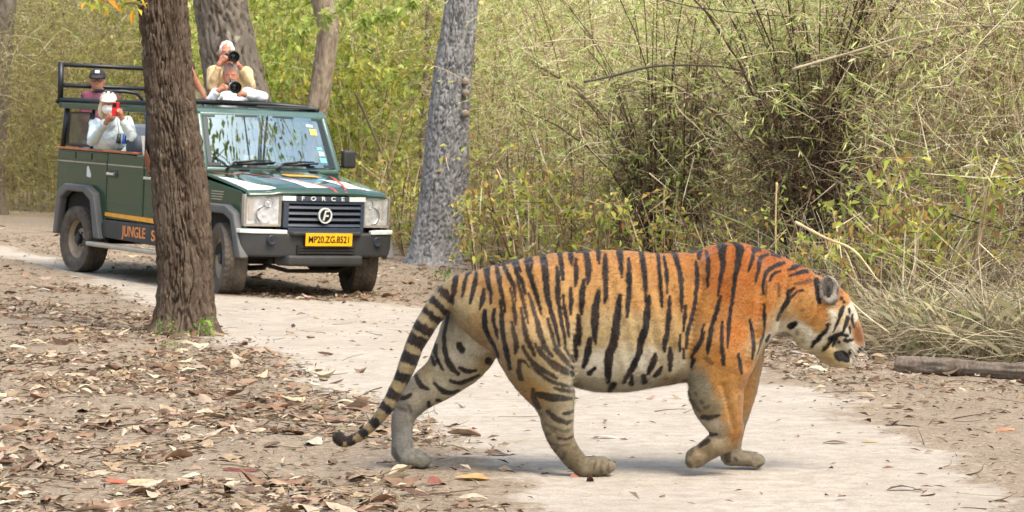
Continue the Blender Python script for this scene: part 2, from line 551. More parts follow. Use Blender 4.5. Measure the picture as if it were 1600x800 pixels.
def mat_bark(name, c1, c2, c3, scale=9.0, lich=None):
    m, N, L, P = new_mat(name)
    tc = N.new('ShaderNodeTexCoord')
    mp = N.new('ShaderNodeMapping'); mp.inputs['Scale'].default_value = (1, 1, .32)
    L.new(tc.outputs['Object'], mp.inputs['Vector'])
    def noise(sc, det=8, rgh=.65, stretched=True):
        t = N.new('ShaderNodeTexNoise'); t.inputs['Scale'].default_value = sc; t.inputs['Detail'].default_value = det; t.inputs['Roughness'].default_value = rgh
        L.new((mp if stretched else tc).outputs[0 if stretched else 3], t.inputs['Vector']); return t.outputs['Fac']
    def mixc(f, a, b, lo, hi):
        r = N.new('ShaderNodeMapRange'); r.inputs[1].default_value = lo; r.inputs[2].default_value = hi; L.new(f, r.inputs[0])
        x = N.new('ShaderNodeMix'); x.data_type = 'RGBA'; L.new(r.outputs[0], x.inputs[0])
        for k, s in ((6, a), (7, b)):
            if isinstance(s, tuple): x.inputs[k].default_value = (*s, 1)
            else: L.new(s, x.inputs[k])
        return x.outputs[2]
    c = mixc(noise(scale), srgb(*c1), srgb(*c2), .35, .68)
    c = mixc(noise(scale * 5, 6), c, srgb(*c3), .55, .72)
    if lich: c = mixc(noise(3.2, 7, .7, False), c, srgb(*lich), .62, .68)
    L.new(c, P.inputs['Base Color'])
    P.inputs['Roughness'].default_value = .95; P.inputs['Specular IOR Level'].default_value = .12
    bp = N.new('ShaderNodeBump'); bp.inputs['Strength'].default_value = .9; bp.inputs['Distance'].default_value = .02
    L.new(noise(scale * 4, 8, .7), bp.inputs['Height']); L.new(bp.outputs['Normal'], P.inputs['Normal'])
    return m

def trunk_mesh(name, path, amp, freq, seed, nang=150, dz=.022, zfreq=1.2, plates=0.0, lump=.35):
    """path: points with radius from the ground up; bark ridges are real relief"""
    P = catmull(np.array(path, float), 10)
    s = np.concatenate([[0], np.cumsum(np.linalg.norm(np.diff(P[:, :3], axis=0), axis=1))])
    m = int(s[-1] / dz) + 2
    t = np.linspace(0, s[-1], m)
    C = np.stack([np.interp(t, s, P[:, i]) for i in range(4)], 1)
    a = np.linspace(0, 2 * np.pi, nang, endpoint=False)
    A, Tt = np.meshgrid(a, t); r = C[:, 3][:, None]
    cx, cy = np.cos(A), np.sin(A)
    wob = .5 * fbm(cx * 1.5, cy * 1.5, Tt * zfreq * 1.6, seed + 3, 3)
    f = freq
    rid = 1 - np.abs(fbm((cx + wob * .3) * f, (cy + wob * .3) * f, Tt * zfreq * 1.6, seed, 3, .55))
    rid2 = np.abs(fbm(cx * f * 2.2, cy * f * 2.2, Tt * zfreq * 7, seed + 9, 3))
    big = fbm(cx * 1.1, cy * 1.1, Tt * .9, seed + 5, 3)
    d = amp * (-1.5 * sstep(.72, 1.0, rid) + lump * rid2) + big * r * .06
    if plates: d = d - amp * plates * sstep(.78, 1, 1 - np.abs(fbm(cx * f * .9, cy * f * .9, Tt * zfreq * 6, seed + 21, 2)))
    R = r + d
    V = np.stack([C[:, 0][:, None] + R * cx, C[:, 1][:, None] + R * cy, C[:, 2][:, None] + 0 * R], -1).reshape(-1, 3)
    i, j = np.meshgrid(np.arange(m - 1), np.arange(nang), indexing='ij'); j2 = (j + 1) % nang
    Q = np.stack([i * nang + j, i * nang + j2, (i + 1) * nang + j2, (i + 1) * nang + j], -1).reshape(-1, 4)
    return V, Q

LEAFY = [(150, 160, 62), (172, 176, 82), (128, 142, 56), (188, 178, 84), (104, 122, 48)]
def crown(root, org, top, seed, R=2.6, n=700, size=.16):
    """limbs and leaves high above, out of the frame"""
    r = np.random.default_rng(seed)
    b = Bag(); c = Bag()
    k = 9
    dirs = r.normal(0, 1, (k, 3)); dirs[:, 2] = np.abs(dirs[:, 2]) * .7 + .35; dirs /= np.linalg.norm(dirs, axis=1)[:, None]
    ends = top + dirs * R * r.uniform(.7, 1.15, (k, 1))
    V, F, cc = tubes(np.repeat(top[None], k, 0), ends, np.tile([0, 0, .25], (k, 1)), .09, .02, 5, 6, pick([(110, 92, 74)], k))
    b.add(V - org, F, cc)
    e = np.repeat(ends, 6, 0); e2 = e + r.normal(0, .7, e.shape)
    V, F, cc = tubes(e, e2, np.zeros_like(e), .02, .006, 2, 4, pick([(110, 92, 74)], len(e))); b.add(V - org, F, cc)
    q = e2[r.integers(0, len(e2), n)] + r.normal(0, .38, (n, 3))
    V, F, cc = blades(q, r.normal(0, 1, (n, 3)), r.uniform(.7, 1.3, n) * size, r.uniform(.4, .6, n) * size, col=pick(LEAFY, n)); c.add(V - org, F, cc)
    lb = link('limbs', b.mesh('limbs'), M_TWIG, root)
    cr = link('crown', c.mesh('crown'), M_LEAF, root); tag(cr, kind='stuff'); tag(lb, kind='stuff')

def tree(label, pts, Y, mat, amp, freq, seed, top=7.5, flare=None, group=None, leaves=700, gy=None, **kw):
    """pts: photograph positions and half widths of the trunk from the top of the frame down"""
    sc = FPX / Y
    path = [(*PX(px, py, Y), hw / sc) for px, py, hw in pts[::-1]]
    x0 = path[0]; g = float(gz(x0[0], Y))
    if x0[2] > g - .05: path = [(x0[0], Y, g - .08, x0[3] * (flare or 1.25))] + path
    d = np.array(path[-1]) - np.array(path[-2]); p = np.array(path[-1])
    while p[2] < top:
        q = p + np.array([d[0], 0, d[2], 0]) / max(d[2], .1) * 1.1; q[0] = p[0] + (q[0] - p[0]) * .7; q[3] = p[3] * .94; path.append(tuple(q)); p = q
    org = np.array([path[0][0], Y, g])
    root = empty('tree', org)
    V, Q = trunk_mesh('trunk', path, amp, freq, seed, **kw)
    link('trunk', mesh_np('trunk', V - org, Q), mat, root)
    crown(root, org, p[:3], seed, n=leaves)
    tag(root, label, 'tree', group)
    return root, org

BK_DARK = mat_bark('bark_dark', (80, 67, 56), (116, 102, 88), (48, 40, 34), 12, (146, 136, 120))
BK_GREY = mat_bark('bark_grey', (118, 118, 118), (170, 168, 166), (86, 84, 82), 14)
BK_PALE = mat_bark('bark_pale', (172, 158, 138), (112, 96, 80), (190, 178, 158), 7, (196, 186, 168))
BK_MID = mat_bark('bark_mid', (104, 96, 86), (138, 128, 116), (72, 64, 56), 9, (168, 160, 146))

near_Y = float(ground_at(287, 520)[1])
nt, nt_org = tree('thick dark brown tree trunk standing in front of the green jeep', [(254, -6, 38), (259, 60, 37), (263, 120, 37), (271, 200, 39), (279, 270, 41), (286, 350, 42), (290, 430, 43), (290, 480, 47), (288, 508, 54), (286, 526, 68)], near_Y, BK_DARK, .026, 6.5, 3, top=6.5, nang=280, dz=.013, zfreq=1.1, plates=.4, lump=.55)
bt, _ = tree('broad brown tree trunk behind the two photographers on the jeep', [(343, -6, 41), (352, 50, 43), (362, 100, 45), (374, 160, 48), (386, 230, 52), (396, 330, 56)], 40.0, BK_MID, .045, 5.0, 12, top=8.5, nang=140, dz=.03, zfreq=.8)
lt, _ = tree('slim leaning mottled trunk rising behind the jeep roof', [(503, -6, 18), (513, 45, 17), (506, 100, 16.5), (495, 170, 17), (484, 240, 18), (474, 330, 20)], 40.5, BK_PALE, .012, 3.0, 22, top=8.5, nang=90, dz=.03, zfreq=1.5)
gt_p = ground_at(679, 412)
gt, gt_org = tree('tall straight grey trunk with flaking bark right of the jeep', [(721, -6, 26), (714, 60, 28), (708, 110, 30), (701, 190, 33), (693, 280, 36), (684, 350, 38), (679, 390, 41), (677, 414, 50)], float(gt_p[1]), BK_GREY, .018, 7.0, 31, top=8, nang=220, dz=.018, zfreq=2.2, plates=.9)
tree('dark tree trunk at the left edge of the photo', [(4, -6, 22), (0, 60, 21), (-8, 130, 22), (-14, 220, 24), (-18, 300, 26)], 47.0, BK_MID, .02, 3.5, 41, top=9, nang=80, dz=.04)
tree('thin distant trunk behind the man in the dark cap', [(178, -6, 9), (180, 60, 10), (182, 120, 10), (184, 200, 11), (186, 300, 12)], 56.0, BK_MID, .012, 3, 51, top=9, nang=50, dz=.05, leaves=400)
tree('very thin brown trunk just left of the grey trunk', [(671, -6, 5), (668, 80, 5.5), (664, 160, 6), (660, 260, 6)], 44.0, BK_MID, .008, 3, 61, top=8, nang=40, dz=.05, leaves=400)
tree('distant dark trunk between the broad trunk and the leaning one', [(452, -6, 11), (450, 60, 11), (448, 140, 12), (446, 260, 13)], 60.0, BK_MID, .012, 3, 71, top=9, nang=50, dz=.05, leaves=400)
# knots on the grey trunk
for px, py, r in ((727, 128, 5.5), (728, 146, 5.5), (727, 178, 6)):
    kb = MB(); p = PX(px, py, gt_p[1] - .215) - gt_org; s = r / 112.
    kb.lathe([(.0001, -s), (s * .6, -s * .8), (s, 0), (s * .9, s * .7), (.0001, s * 1.1)], p, 'z', 12)
    o = kb.build('burl', BK_PALE, gt, smooth=True)

mt_org = np.array([7.3, 25.0, float(gz(7.3, 25.0))]); mt = empty('tree', mt_org)
Vt, Qt = trunk_mesh('trunk', [(*(mt_org - [0, 0, .1]), .3), (*(mt_org + [.1, 0, 3]), .24), (*(mt_org + [-.1, 0, 7]), .2), (*(mt_org + [-.3, 0, 8.5]), .16)], .02, 3.6, 81, nang=40, dz=.08)
link('trunk', mesh_np('trunk', Vt - mt_org, Qt), BK_MID, mt); crown(mt, mt_org, mt_org + np.array([-.3, 0, 8.3]), 83, R=3.0, n=520, size=.24)
tag(mt, 'leafy tree beyond the right edge, seen mirrored in the windscreen', 'tree')

for i, (px, Y, hw, lb) in enumerate([(62, 60, 7, 'thin far trunk left of the jeep cage'), (112, 66, 6, 'thin far trunk just above the corner of the jeep cage'), (600, 58, 6, 'thin far trunk in the bushes between jeep and grey trunk'), (790, 52, 6, 'thin brown trunk in the thicket right of the grey trunk'), (30, 66, 5, 'slender far trunk near the left edge')]):
    tree(lb, [(px + 4, -6, hw), (px, 80, hw), (px - 3, 180, hw * 1.1), (px - 5, 300, hw * 1.2)], float(Y), BK_MID, .01, 3, 140 + i, top=9, nang=36, dz=.06, leaves=300)

# ------------------------------------------------------------------ the safari jeep
def jeep_frame():
    th = math.radians(36)
    f = Vector((math.sin(th), -math.cos(th), -.04)).normalized()
    l = Vector((math.cos(th), math.sin(th), -.024)); l = (l - f * l.dot(f)).normalized()
    u = f.cross(l)
    O = Vector(((338 - 800) / 150., 28., 0.)) + l * .06
    M = Matrix.Identity(4)
    for i in range(3): M[i][0], M[i][1], M[i][2], M[i][3] = f[i], l[i], u[i], O[i]
    return M
JM = jeep_frame(); JI = JM.inverted()
def _ray(px, py):
    o = JI @ Vector((0, 0, CAMH)); d = (JI @ Vector(PX(px, py, 1.0))) - o
    return o, d
def JS(px, py, v=0.0):
    o, d = _ray(px, py); t = (v - o.y) / d.y; p = o + d * t; return p
def JF(px, py, u=0.5):
    o, d = _ray(px, py); t = (u - o.x) / d.x; return o + d * t

def mat_text(name, col): return mat_plain(name, col, .5)
def text_part(name, txt, size, mat, parent, origin, xdir, ydir, ext=.003, sx=1.0, align='LEFT'):
    cu = bpy.data.curves.new(name, 'FONT'); cu.body = txt; cu.size = size; cu.extrude = ext; cu.align_x = align; cu.align_y = 'CENTER'; cu.offset = size * .012
    o = bpy.data.objects.new(name, cu); COL.objects.link(o)
    bpy.context.view_layer.update()
    me = bpy.data.meshes.new_from_object(o.evaluated_get(bpy.context.evaluated_depsgraph_get()))
    bpy.data.objects.remove(o); me.name = name
    x = Vector(xdir).normalized(); y = Vector(ydir).normalized(); z = x.cross(y)
    for vtx in me.vertices:
        c = vtx.co; vtx.co = Vector(origin) + x * c.x * sx + y * c.y + z * c.z
    me.update()
    return link(name, me, mat, parent)

def make_jeep():
    W = 1.74
    root = empty('safari_jeep', mat=JM)
    tag(root, 'dark green open-top safari jeep full of tourists behind the tree trunk', 'jeep')
    green = mat_plain('jeep_paint', srgb(17, 60, 37), .25, coat=.15, dust=srgb(96, 100, 84), dustamt=.05, nscale=3.0)
    greend = mat_plain('jeep_paint_roof', srgb(70, 96, 88), .35, coat=.5, noise=.1, nscale=4)
    black = mat_plain('black_plastic', srgb(38, 41, 44), .55, dust=srgb(120, 112, 100), dustamt=.14, nscale=5, bump=.1, bscale=300)
    grey = mat_plain('flare_plastic', srgb(76, 79, 82), .6, dust=srgb(140, 132, 120), dustamt=.3, nscale=5, bump=.1, bscale=300)
    blk = mat_plain('black_metal', srgb(22, 26, 30), .4, noise=.2)
    dark = mat_plain('underbody', srgb(34, 31, 28), .9)
    rubber = mat_plain('tyre_rubber', srgb(50, 48, 46), .85, dust=srgb(134, 118, 100), dustamt=.5, nscale=9, bump=.3, bscale=120)
    rimm = mat_plain('dusty_rim', srgb(150, 136, 116), .6, metal=.2, noise=.2, nscale=9)
    chrome = mat_plain('chrome', (.75, .75, .75), .18, metal=1.0)
    silver = mat_plain('running_board_metal', srgb(176, 168, 156), .4, metal=.5, noise=.15, nscale=8)
    white = mat_plain('white_decal', srgb(212, 214, 208), .45, noise=.12, nscale=8)
    orange = mat_plain('orange_decal', srgb(226, 156, 40), .5, noise=.1, nscale=10)
    red = mat_plain('red_decal', srgb(190, 70, 58), .5)
    wood = mat_plain('copper_trim', srgb(178, 110, 66), .55, noise=.3, nscale=12)
    seatm = mat_plain('seat_fabric', srgb(92, 102, 116), .85, noise=.12, nscale=30)
    seatl = mat_plain('seat_fabric_light', srgb(168, 164, 160), .85, noise=.1, nscale=30)
    # ---- glass
    gm, N, L, P = new_mat('windscreen_glass')
    tr = N.new('ShaderNodeBsdfTransparent'); tr.inputs[0].default_value = (.5, .62, .64, 1)
    gl = N.new('ShaderNodeBsdfGlossy'); gl.inputs['Roughness'].default_value = .015; gl.inputs[0].default_value = (.60, .80, .88, 1)
    fr = N.new('ShaderNodeLayerWeight'); fr.inputs[0].default_value = .5; mr = N.new('ShaderNodeMapRange'); mr.inputs[3].default_value = .19; mr.inputs[4].default_value = .8; L.new(fr.outputs['Facing'], mr.inputs[0])
    ms = N.new('ShaderNodeMixShader'); L.new(mr.outputs[0], ms.inputs[0]); L.new(tr.outputs[0], ms.inputs[1]); L.new(gl.outputs[0], ms.inputs[2]); L.new(ms.outputs[0], N['Material Output'].inputs['Surface'])
    lens_m, N, L, P = new_mat('lamp_glass')
    tr = N.new('ShaderNodeBsdfTransparent'); tr.inputs[0].default_value = (1, 1, 1, 1)
    gl = N.new('ShaderNodeBsdfGlossy'); gl.inputs['Roughness'].default_value = .03
    fr = N.new('ShaderNodeLayerWeight'); fr.inputs[0].default_value = .5; mr = N.new('ShaderNodeMapRange'); mr.inputs[3].default_value = .04; mr.inputs[4].default_value = .5; L.new(fr.outputs['Facing'], mr.inputs[0])
    ms = N.new('ShaderNodeMixShader'); L.new(mr.outputs[0], ms.inputs[0]); L.new(tr.outputs[0], ms.inputs[1]); L.new(gl.outputs[0], ms.inputs[2]); L.new(ms.outputs[0], N['Material Output'].inputs['Surface'])

    def both(fn):
        for s in (0, 1): fn(lambda v: v if s == 0 else W - v, s)
    # ---- wheels
    RU = -3.28; R0 = .378
    def tyre_mesh():
        na = 144; prof = []
        tw = .125
        cols = np.linspace(-tw, tw, 26)
        ring = []
        side = [(.215, -tw * .72), (.235, -tw * .95), (.29, -tw * 1.04), (.335, -tw * 1.02), (.362, -tw * .98)]
        pr = side + [(R0 - .010 * (abs(c) / tw) ** 4, c) for c in cols] + [(r, -o) for r, o in side[::-1]]
        V = []
        for r, o in pr:
            for k in range(na):
                a = 2 * math.pi * k / na; rr = r
                if abs(o) <= tw + 1e-6 and r > .365:
                    zig = .012 * (1 if (k // 2) % 2 else -1)
                    for g in (-.062, 0, .062):
                        if abs(o - g - zig) < .009: rr -= .011
                    if abs(o) > .085 and (k % 4) == 0: rr -= .010
                V.append((rr * math.cos(a), o, rr * math.sin(a)))
        F = [(i * na + k, i * na + (k + 1) % na, (i + 1) * na + (k + 1) % na, (i + 1) * na + k) for i in range(len(pr) - 1) for k in range(na)]
        m = MB(); m.add(V, F); return m
    ty = tyre_mesh()
    tyre_me = None
    for u0 in (0.0, RU):
        for s in (0, 1):
            vc = .065 if s == 0 else W - .065
            sg = -1 if s == 0 else 1
            wh = MB()
            wh.lathe([(.222, sg * .1), (.222, sg * .085), (.205, sg * .07), (.198, sg * .03), (.185, sg * .015), (.12, sg * .03), (.095, sg * .045), (.06, sg * .045), (.0005, sg * .05)], (0, 0, 0), 'y', 40)
            wh.lathe([(.222, sg * .1), (.225, 0), (.222, -sg * .1)], (0, 0, 0), 'y', 40)
            w = wh.build('wheel', rimm, root, smooth=True); w.location = (u0, vc, R0 - .003)
            if tyre_me is None:
                t = ty.build('tyre', rubber, w, smooth=True); tyre_me = t.data
            else: t = link('tyre', tyre_me, None, w)
            hb = MB(); hb.lathe([(.062, sg * .04), (.06, sg * .09), (.045, sg * .1), (.0005, sg * .1)], (0, 0, 0), 'y', 20)
            hb.build('hub', blk, w, bevel=.004)
            for k in range(6):
                a = k * math.pi / 3; nb = MB(); nb.lathe([(.011, sg * .03), (.011, sg * .06), (.0005, sg * .062)], (.085 * math.cos(a), 0, .085 * math.sin(a)), 'y', 6); nb.build('wheel_nut', blk, w)
            if u0 == 0: w.rotation_euler = (0, 0, math.radians(-17))
    # ---- side panels, both sides
    quarter = [(-3.88, .45), (-3.745, .45), (-3.65, .84), (-3.48, .925), (-3.09, .925), (-2.915, .84), (-2.80, .45), (-2.665, .45), (-2.665, 1.385), (-3.88, 1.385)]
    fender = [(-.71, .45), (-.515, .45), (-.41, .79), (-.26, .86), (.09, .86), (.25, .79), (.36, .45), (.40, .62), (.41, 1.06), (.30, 1.10), (-.45, 1.19), (-.71, 1.30)]
    def sides(m, s):
        o = MB().prism(quarter, m(0), m(.035)).build('rear_quarter_panel', green, root, bevel=.012)
        d = MB().prism([(-2.65, .64), (-1.79, .64), (-1.79, 1.375), (-2.65, 1.385)], m(-.004), m(.035)).build('rear_door', green, root, bevel=.014)
        h = MB().box(-2.60, -2.43, m(-.045), m(-.02), 1.135, 1.165); h.box(-2.60, -2.58, m(-.03), m(0), 1.13, 1.17); h.box(-2.45, -2.43, m(-.03), m(0), 1.13, 1.17); h.build('handle', chrome, d, bevel=.006)
        MB().box(-2.62, -2.4, m(-.009), m(-.003), 1.11, 1.19).build('handle_recess', blk, d)
        d2 = MB().prism([(-1.775, .64), (-.72, .64), (-.72, 1.30), (-1.775, 1.37)], m(-.004), m(.035)).build('front_door', green, root, bevel=.014)
        h = MB().box(-1.73, -1.56, m(-.045), m(-.02), 1.125, 1.155); h.box(-1.73, -1.71, m(-.03), m(0), 1.12, 1.16); h.build('handle', chrome, d2, bevel=.006)
        MB().prism(fender, m(0), m(.05)).build('front_fender', green, root, bevel=.014)
        # pressed lines and trim
        for a, b, par in ((-3.86, -2.68, o), (-2.63, -1.81, d), (-1.755, -.74, d2)):
            MB().box(a, b, m(-.012), m(.004), 1.245, 1.258).build('trim_line', silver, par)
            MB().box(max(a, -2.66) if par is o else a, b, m(-.010), m(.004), .815, .826).build('trim_line', green, par, bevel=.004)
        for k in range(4):
            a = -3.80 + k * .40
            if a + .36 < -2.3: MB().prism([(a, 1.285), (a + .36, 1.285), (a + .365, 1.365), (a - .005, 1.365)], m(-.010), m(.003)).build('pressed_panel', green, o if k < 3 else d, bevel=.01)
        MB().prism([(-2.66, .675), (-1.0, .645), (-1.0, .70), (-2.66, .715)], m(-.0085), m(-.002)).build('orange_stripe', orange, root)
        MB().prism([(-2.72, .435), (-.6, .40), (-.6, .63), (-2.66, .632), (-2.69, .60)], m(-.03), m(.04)).build('sill_cladding', black, root, bevel=.012)
        f1 = [(-3.80, .41), (-3.73, .90), (-3.55, 1.0), (-3.02, 1.0), (-2.83, .92), (-2.64, .41), (-2.785, .41), (-2.905, .83), (-3.09, .915), (-3.48, .915), (-3.64, .83), (-3.735, .41)]
        f2 = [(-.64, .41), (-.47, .86), (-.30, .945), (.13, .945), (.31, .87), (.50, .41), (.37, .41), (.245, .79), (.10, .85), (-.26, .85), (-.40, .79), (-.50, .41)]
        for f in (f1, f2): MB().prism(f, m(-.085), m(.02)).build('wheel_arch', grey, root, bevel=.022, seg=3)
        for u0, a, b in ((RU, -3.73, -2.79), (0, -.5, .36)):
            MB().prism([(a, .4), (a + .1, .83), (a + .25, .9), (b - .25, .9), (b - .1, .83), (b, .4)], m(.036), m(.42)).build('wheel_well', dark, root)
        rb = MB(); rb.box(-2.92, -.62, m(-.135), m(-.015), .325, .375); rb.build('running_board', silver, root, bevel=.015)
        MB().box(-2.93, -2.85, m(-.139), m(-.01), .32, .38).build('running_board_cap', blk, root, bevel=.012)
        MB().box(-3.91, -1.95, m(-.022), m(.05), 1.387, 1.412).build('belt_trim', wood, root, bevel=.006)
        MB().box(-1.95, -.74, m(-.01), m(.05), 1.362, 1.385).build('belt_trim', greend, root, bevel=.006)
        for k in range(4): MB().box(-.28, -.06 + .01 * k, m(-.008), m(.006), .985 + k * .027, .995 + k * .027).build('vent_slat', silver, root)
        # pillars, window frame, roof rail
        MB().tube([(-3.84, m(.03), 1.40), (-3.80, m(.05), 1.86)], .032, 8).build('pillar', blk, root, smooth=True)
        MB().tube([(-3.12, m(.03), 1.40), (-3.14, m(.05), 1.86)], .022, 8).build('pillar', blk, root, smooth=True)
        MB().tube([(-1.80, m(.03), 1.38), (-1.84, m(.05), 1.86)], .03, 8).build('pillar', blk, root, smooth=True)
        w = MB(); w.tube([(-3.74, m(.035), 1.44), (-3.71, m(.05), 1.81), (-3.20, m(.05), 1.81), (-3.20, m(.035), 1.44), (-3.74, m(.035), 1.44)], .016, 6); w = w.build('window', blk, root)
        nm, N, L, P = new_mat('tinted_mesh')
        P.inputs['Base Color'].default_value = (*srgb(92, 84, 66), 1); tr = N.new('ShaderNodeBsdfTransparent'); ms = N.new('ShaderNodeMixShader'); ms.inputs[0].default_value = .55
        L.new(tr.outputs[0], ms.inputs[1]); L.new(P.outputs[0], ms.inputs[2]); L.new(ms.outputs[0], N['Material Output'].inputs['Surface'])
        MB().box(-3.73, -3.2, m(.04), m(.044), 1.45, 1.80).build('pane', nm, w)
        MB().prism([(-3.92, 1.855), (-1.02, 1.845), (-.86, 1.87), (-1.0, 1.925), (-3.92, 1.93)], m(0), m(.09)).build('roof_beam', green, root, bevel=.015)
        MB().tube([(-3.98, m(.0), 1.915), (-3.96, m(.02), 1.955), (-2.6, m(.02), 1.957), (-1.2, m(.04), 1.957)], .026, 8).build('roof_rail', blk, root, smooth=True)
        MB().tube([(-3.93, m(.02), 1.94), (-3.955, m(.02), 2.385)], .035, 8).build('cage_post', blk, root, smooth=True)
    both(sides)
    for z in (2.36, 2.12): MB().tube([(-3.955, .02, z), (-3.955, W - .02, z)], .026, 8).build('cage_crossbar', blk, root, smooth=True)
    lp = [JF(148, 142, -3.3), JF(195, 143, -3.2), JF(214, 146, -3.15), JF(221, 154, -3.15), JF(223, 163, -3.15)]
    MB().tube(lp, .022, 8).build('grab_rail', blk, root, smooth=True)
    MB().box(-3.90, -3.86, .0, W, .45, 1.38).build('tailgate', green, root, bevel=.01)
    MB().box(-3.93, -3.85, .0, W, 1.855, 1.93).build('roof_beam', green, root, bevel=.01)
    # floor, chassis
    MB().box(-3.86, .25, .05, W - .05, .5, .56).build('floor_pan', dark, root)
    ch = MB(); ch.box(-3.8, .35, .42, .52, .40, .52); ch.box(-3.8, .35, W - .52, W - .42, .40, .52); ch.build('chassis_rail', dark, root)
    MB().tube([(0, .15, .37), (0, W - .15, .37)], .05, 10).build('axle', dark, root, smooth=True)
    MB().tube([(RU, .15, .37), (RU, W - .15, .37)], .05, 10).build('axle', dark, root, smooth=True)
    MB().lathe([(.0005, -.14), (.1, -.1), (.13, 0), (.1, .1), (.0005, .14)], (0.02, 1.15, .36), 'x', 14).build('differential', dark, root, smooth=True)
    for v in (.38, W - .38):
        MB().tube([(.38, v, .42), (.2, v, .30), (-.1, v, .27), (-.5, v, .36)], .03, 6).build('leaf_spring', dark, root, smooth=True)
    MB().tube([(.30, .35, .33), (.32, .6, .27), (.32, 1.2, .27), (.30, W - .35, .33)], .022, 8).build('steering_rod', dark, root, smooth=True)
    MB().box(-.45, .36, .25, W - .25, .42, .98).build('engine_bay', dark, root)
    # ---- bonnet
    def uf(v): return .42 + .13 * (1 - ((v - W / 2) / (W / 2)) ** 2)
    def bz(t, v):
        c = 1 - ((v - W / 2) / (W / 2)) ** 2
        mid = float(sstep(.26, .36, v) * sstep(W - .26, W - .36, v))
        return 1.085 + (1 - t) ** .85 * .165 + .02 * c + .028 * mid * min(1, (1 - t) * 3 + .4)
    def bp(t, v, dz=0):
        u_end = uf(v); u = -.55 + (u_end + .55) * t
        z = bz(min(t, .97), v) + dz
        if t > .94: z -= .045 * ((t - .94) / .06) ** 2
        return (u, v, z)
    vs = np.linspace(.01, W - .01, 45); ts = np.concatenate([np.linspace(0, .9, 20), np.linspace(.92, 1.0, 7)])
    bonnetm = mat_plain('jeep_paint_bonnet', srgb(17, 60, 37), .18, coat=1.0, dust=srgb(110, 116, 104), dustamt=.12, nscale=3)
    bonnet = MB().grid([[bp(t, v) for v in vs] for t in ts]).build('bonnet', bonnetm, root, smooth=True, solid=.02)
    def decal(name, poly, mat, dz=.0135, n=14):
        """poly: quad in (t, v) over the bonnet"""
        a, b, c, d = poly
        P = [[bp(*( (1 - i / n) * ((1 - j / 4) * np.array(a) + j / 4 * np.array(d)) + i / n * ((1 - j / 4) * np.array(b) + j / 4 * np.array(c)) ), dz) for j in range(5)] for i in range(n + 1)]
        MB().grid(P).build(name, mat, bonnet, smooth=True)
    decal('white_stripe', ((.30, .04), (.985, .04), (.97, .36), (.36, .13)), white)
    decal('white_stripe', ((.55, .60), (.93, .70), (.93, 1.0), (.60, .74)), white)
    decal('white_stripe', ((.55, 1.10), (.93, 1.22), (.90, 1.60), (.66, 1.40)), white)
    decal('red_stripe', ((.05, .10), (.60, .66), (.60, .685), (.05, .125)), red, .016)
    decal('red_stripe', ((.60, .66), (.99, 1.02), (.99, 1.05), (.60, .69)), red, .0165)
    decal('red_stripe', ((.30, 1.40), (.99, 1.14), (.99, 1.17), (.30, 1.435)), red, .016)
    decal('orange_emblem', ((.34, .76), (.44, .80), (.46, 1.20), (.36, 1.16)), orange, .0165)
    MB().box(-.62, -.50, .04, W - .04, 1.20, 1.272).build('cowl', black, root, bevel=.01)
    for v in (.42, 1.28): MB().box(-.46, -.40, v, v + .1, bp(.1, v)[2] + .008, bp(.1, v)[2] + .02).build('washer_jet', blk, bonnet)
    # ---- grille
    g0, g1 = .385, W - .335
    gr = MB().box(.40, .455, g0, g1, .70, 1.06).build('grille', mat_plain('grille_back', srgb(26, 28, 30), .7), root)
    def cur(v): return uf(v) - .005
    def vbar(z0, z1, v0, v1, off, depth, name, mat, n=12, lean=0.0, par=None):
        vv = np.linspace(v0, v1, n); m = MB()
        A = [[(cur(v) + off, v, z0), (cur(v) + off + lean, v, z1), (cur(v) + off + lean - depth, v, z1), (cur(v) + off - depth, v, z0), (cur(v) + off, v, z0)] for v in vv]
        m.grid(A); m.add([A[0][k] for k in range(4)], [(0, 1, 2, 3)]); m.add([A[-1][k] for k in range(4)], [(3, 2, 1, 0)])
        return m.build(name, mat, par or gr, bevel=.004)
    slat = mat_plain('grille_slat', srgb(58, 66, 78), .45, noise=.1)
    vbar(1.015, 1.062, g0, .53, .02, .05, 'badge_bar', white); vbar(1.015, 1.062, 1.185, g1, .02, .05, 'badge_bar', white)
    vbar(1.015, 1.062, .515, 1.185, .018, .05, 'badge_bar', slat)
    for k in range(4): vbar(.935 - k * .062, .962 - k * .062, g0 + .07, g1 - .05, .012, .05, 'slat', slat, lean=-.02)
    vbar(.985, 1.012, g0 + .01, g1 - .01, .008, .06, 'grille_frame', slat); vbar(.69, .735, g0 + .07, g1 - .01, .012, .06, 'grille_frame', slat)
    vbar(.735, .985, g0 + .02, g0 + .075, .008, .06, 'grille_frame', slat, n=3); vbar(.735, .985, g1 - .05, g1 - .005, .008, .06, 'grille_frame', slat, n=3)
    lc = JF(508, 337, .565)
    ring = MB(); ring.lathe([(.068, 0), (.068, .02), (.082, .02), (.082, 0)], (cur(lc.y) + .01, lc.y, lc.z), 'x', 32); ring.build('emblem_ring', white, gr, smooth=False)
    MB().lathe([(.068, 0), (.068, .008), (.0005, .008)], (cur(lc.y) + .01, lc.y, lc.z), 'x', 28).build('emblem_disc', blk, gr)
    em = MB()
    for poly in ([(-.028, -.05), (-.008, -.05), (.012, .04), (.05, .04), (.054, .055), (-.002, .055)], [(.008, -.012), (.038, -.012), (.042, .006), (.012, .006)]):
        em.prism([(lc.y + a, lc.z + b) for a, b in poly], cur(lc.y) + .016, cur(lc.y) + .026, 'x')
    em.build('emblem_letter', white, gr)
    fa, fb = JF(473, 312, .55).y, JF(535, 314, .55).y
    for k, chx in enumerate('FORCE'):
        vv = fa + (fb - fa) * k / 4; text_part('badge_letter', chx, .060, white, gr, (cur(vv) + .0225, vv, 1.0385), (0, 1, 0), (0, 0, 1), .004, 1.35, 'CENTER')
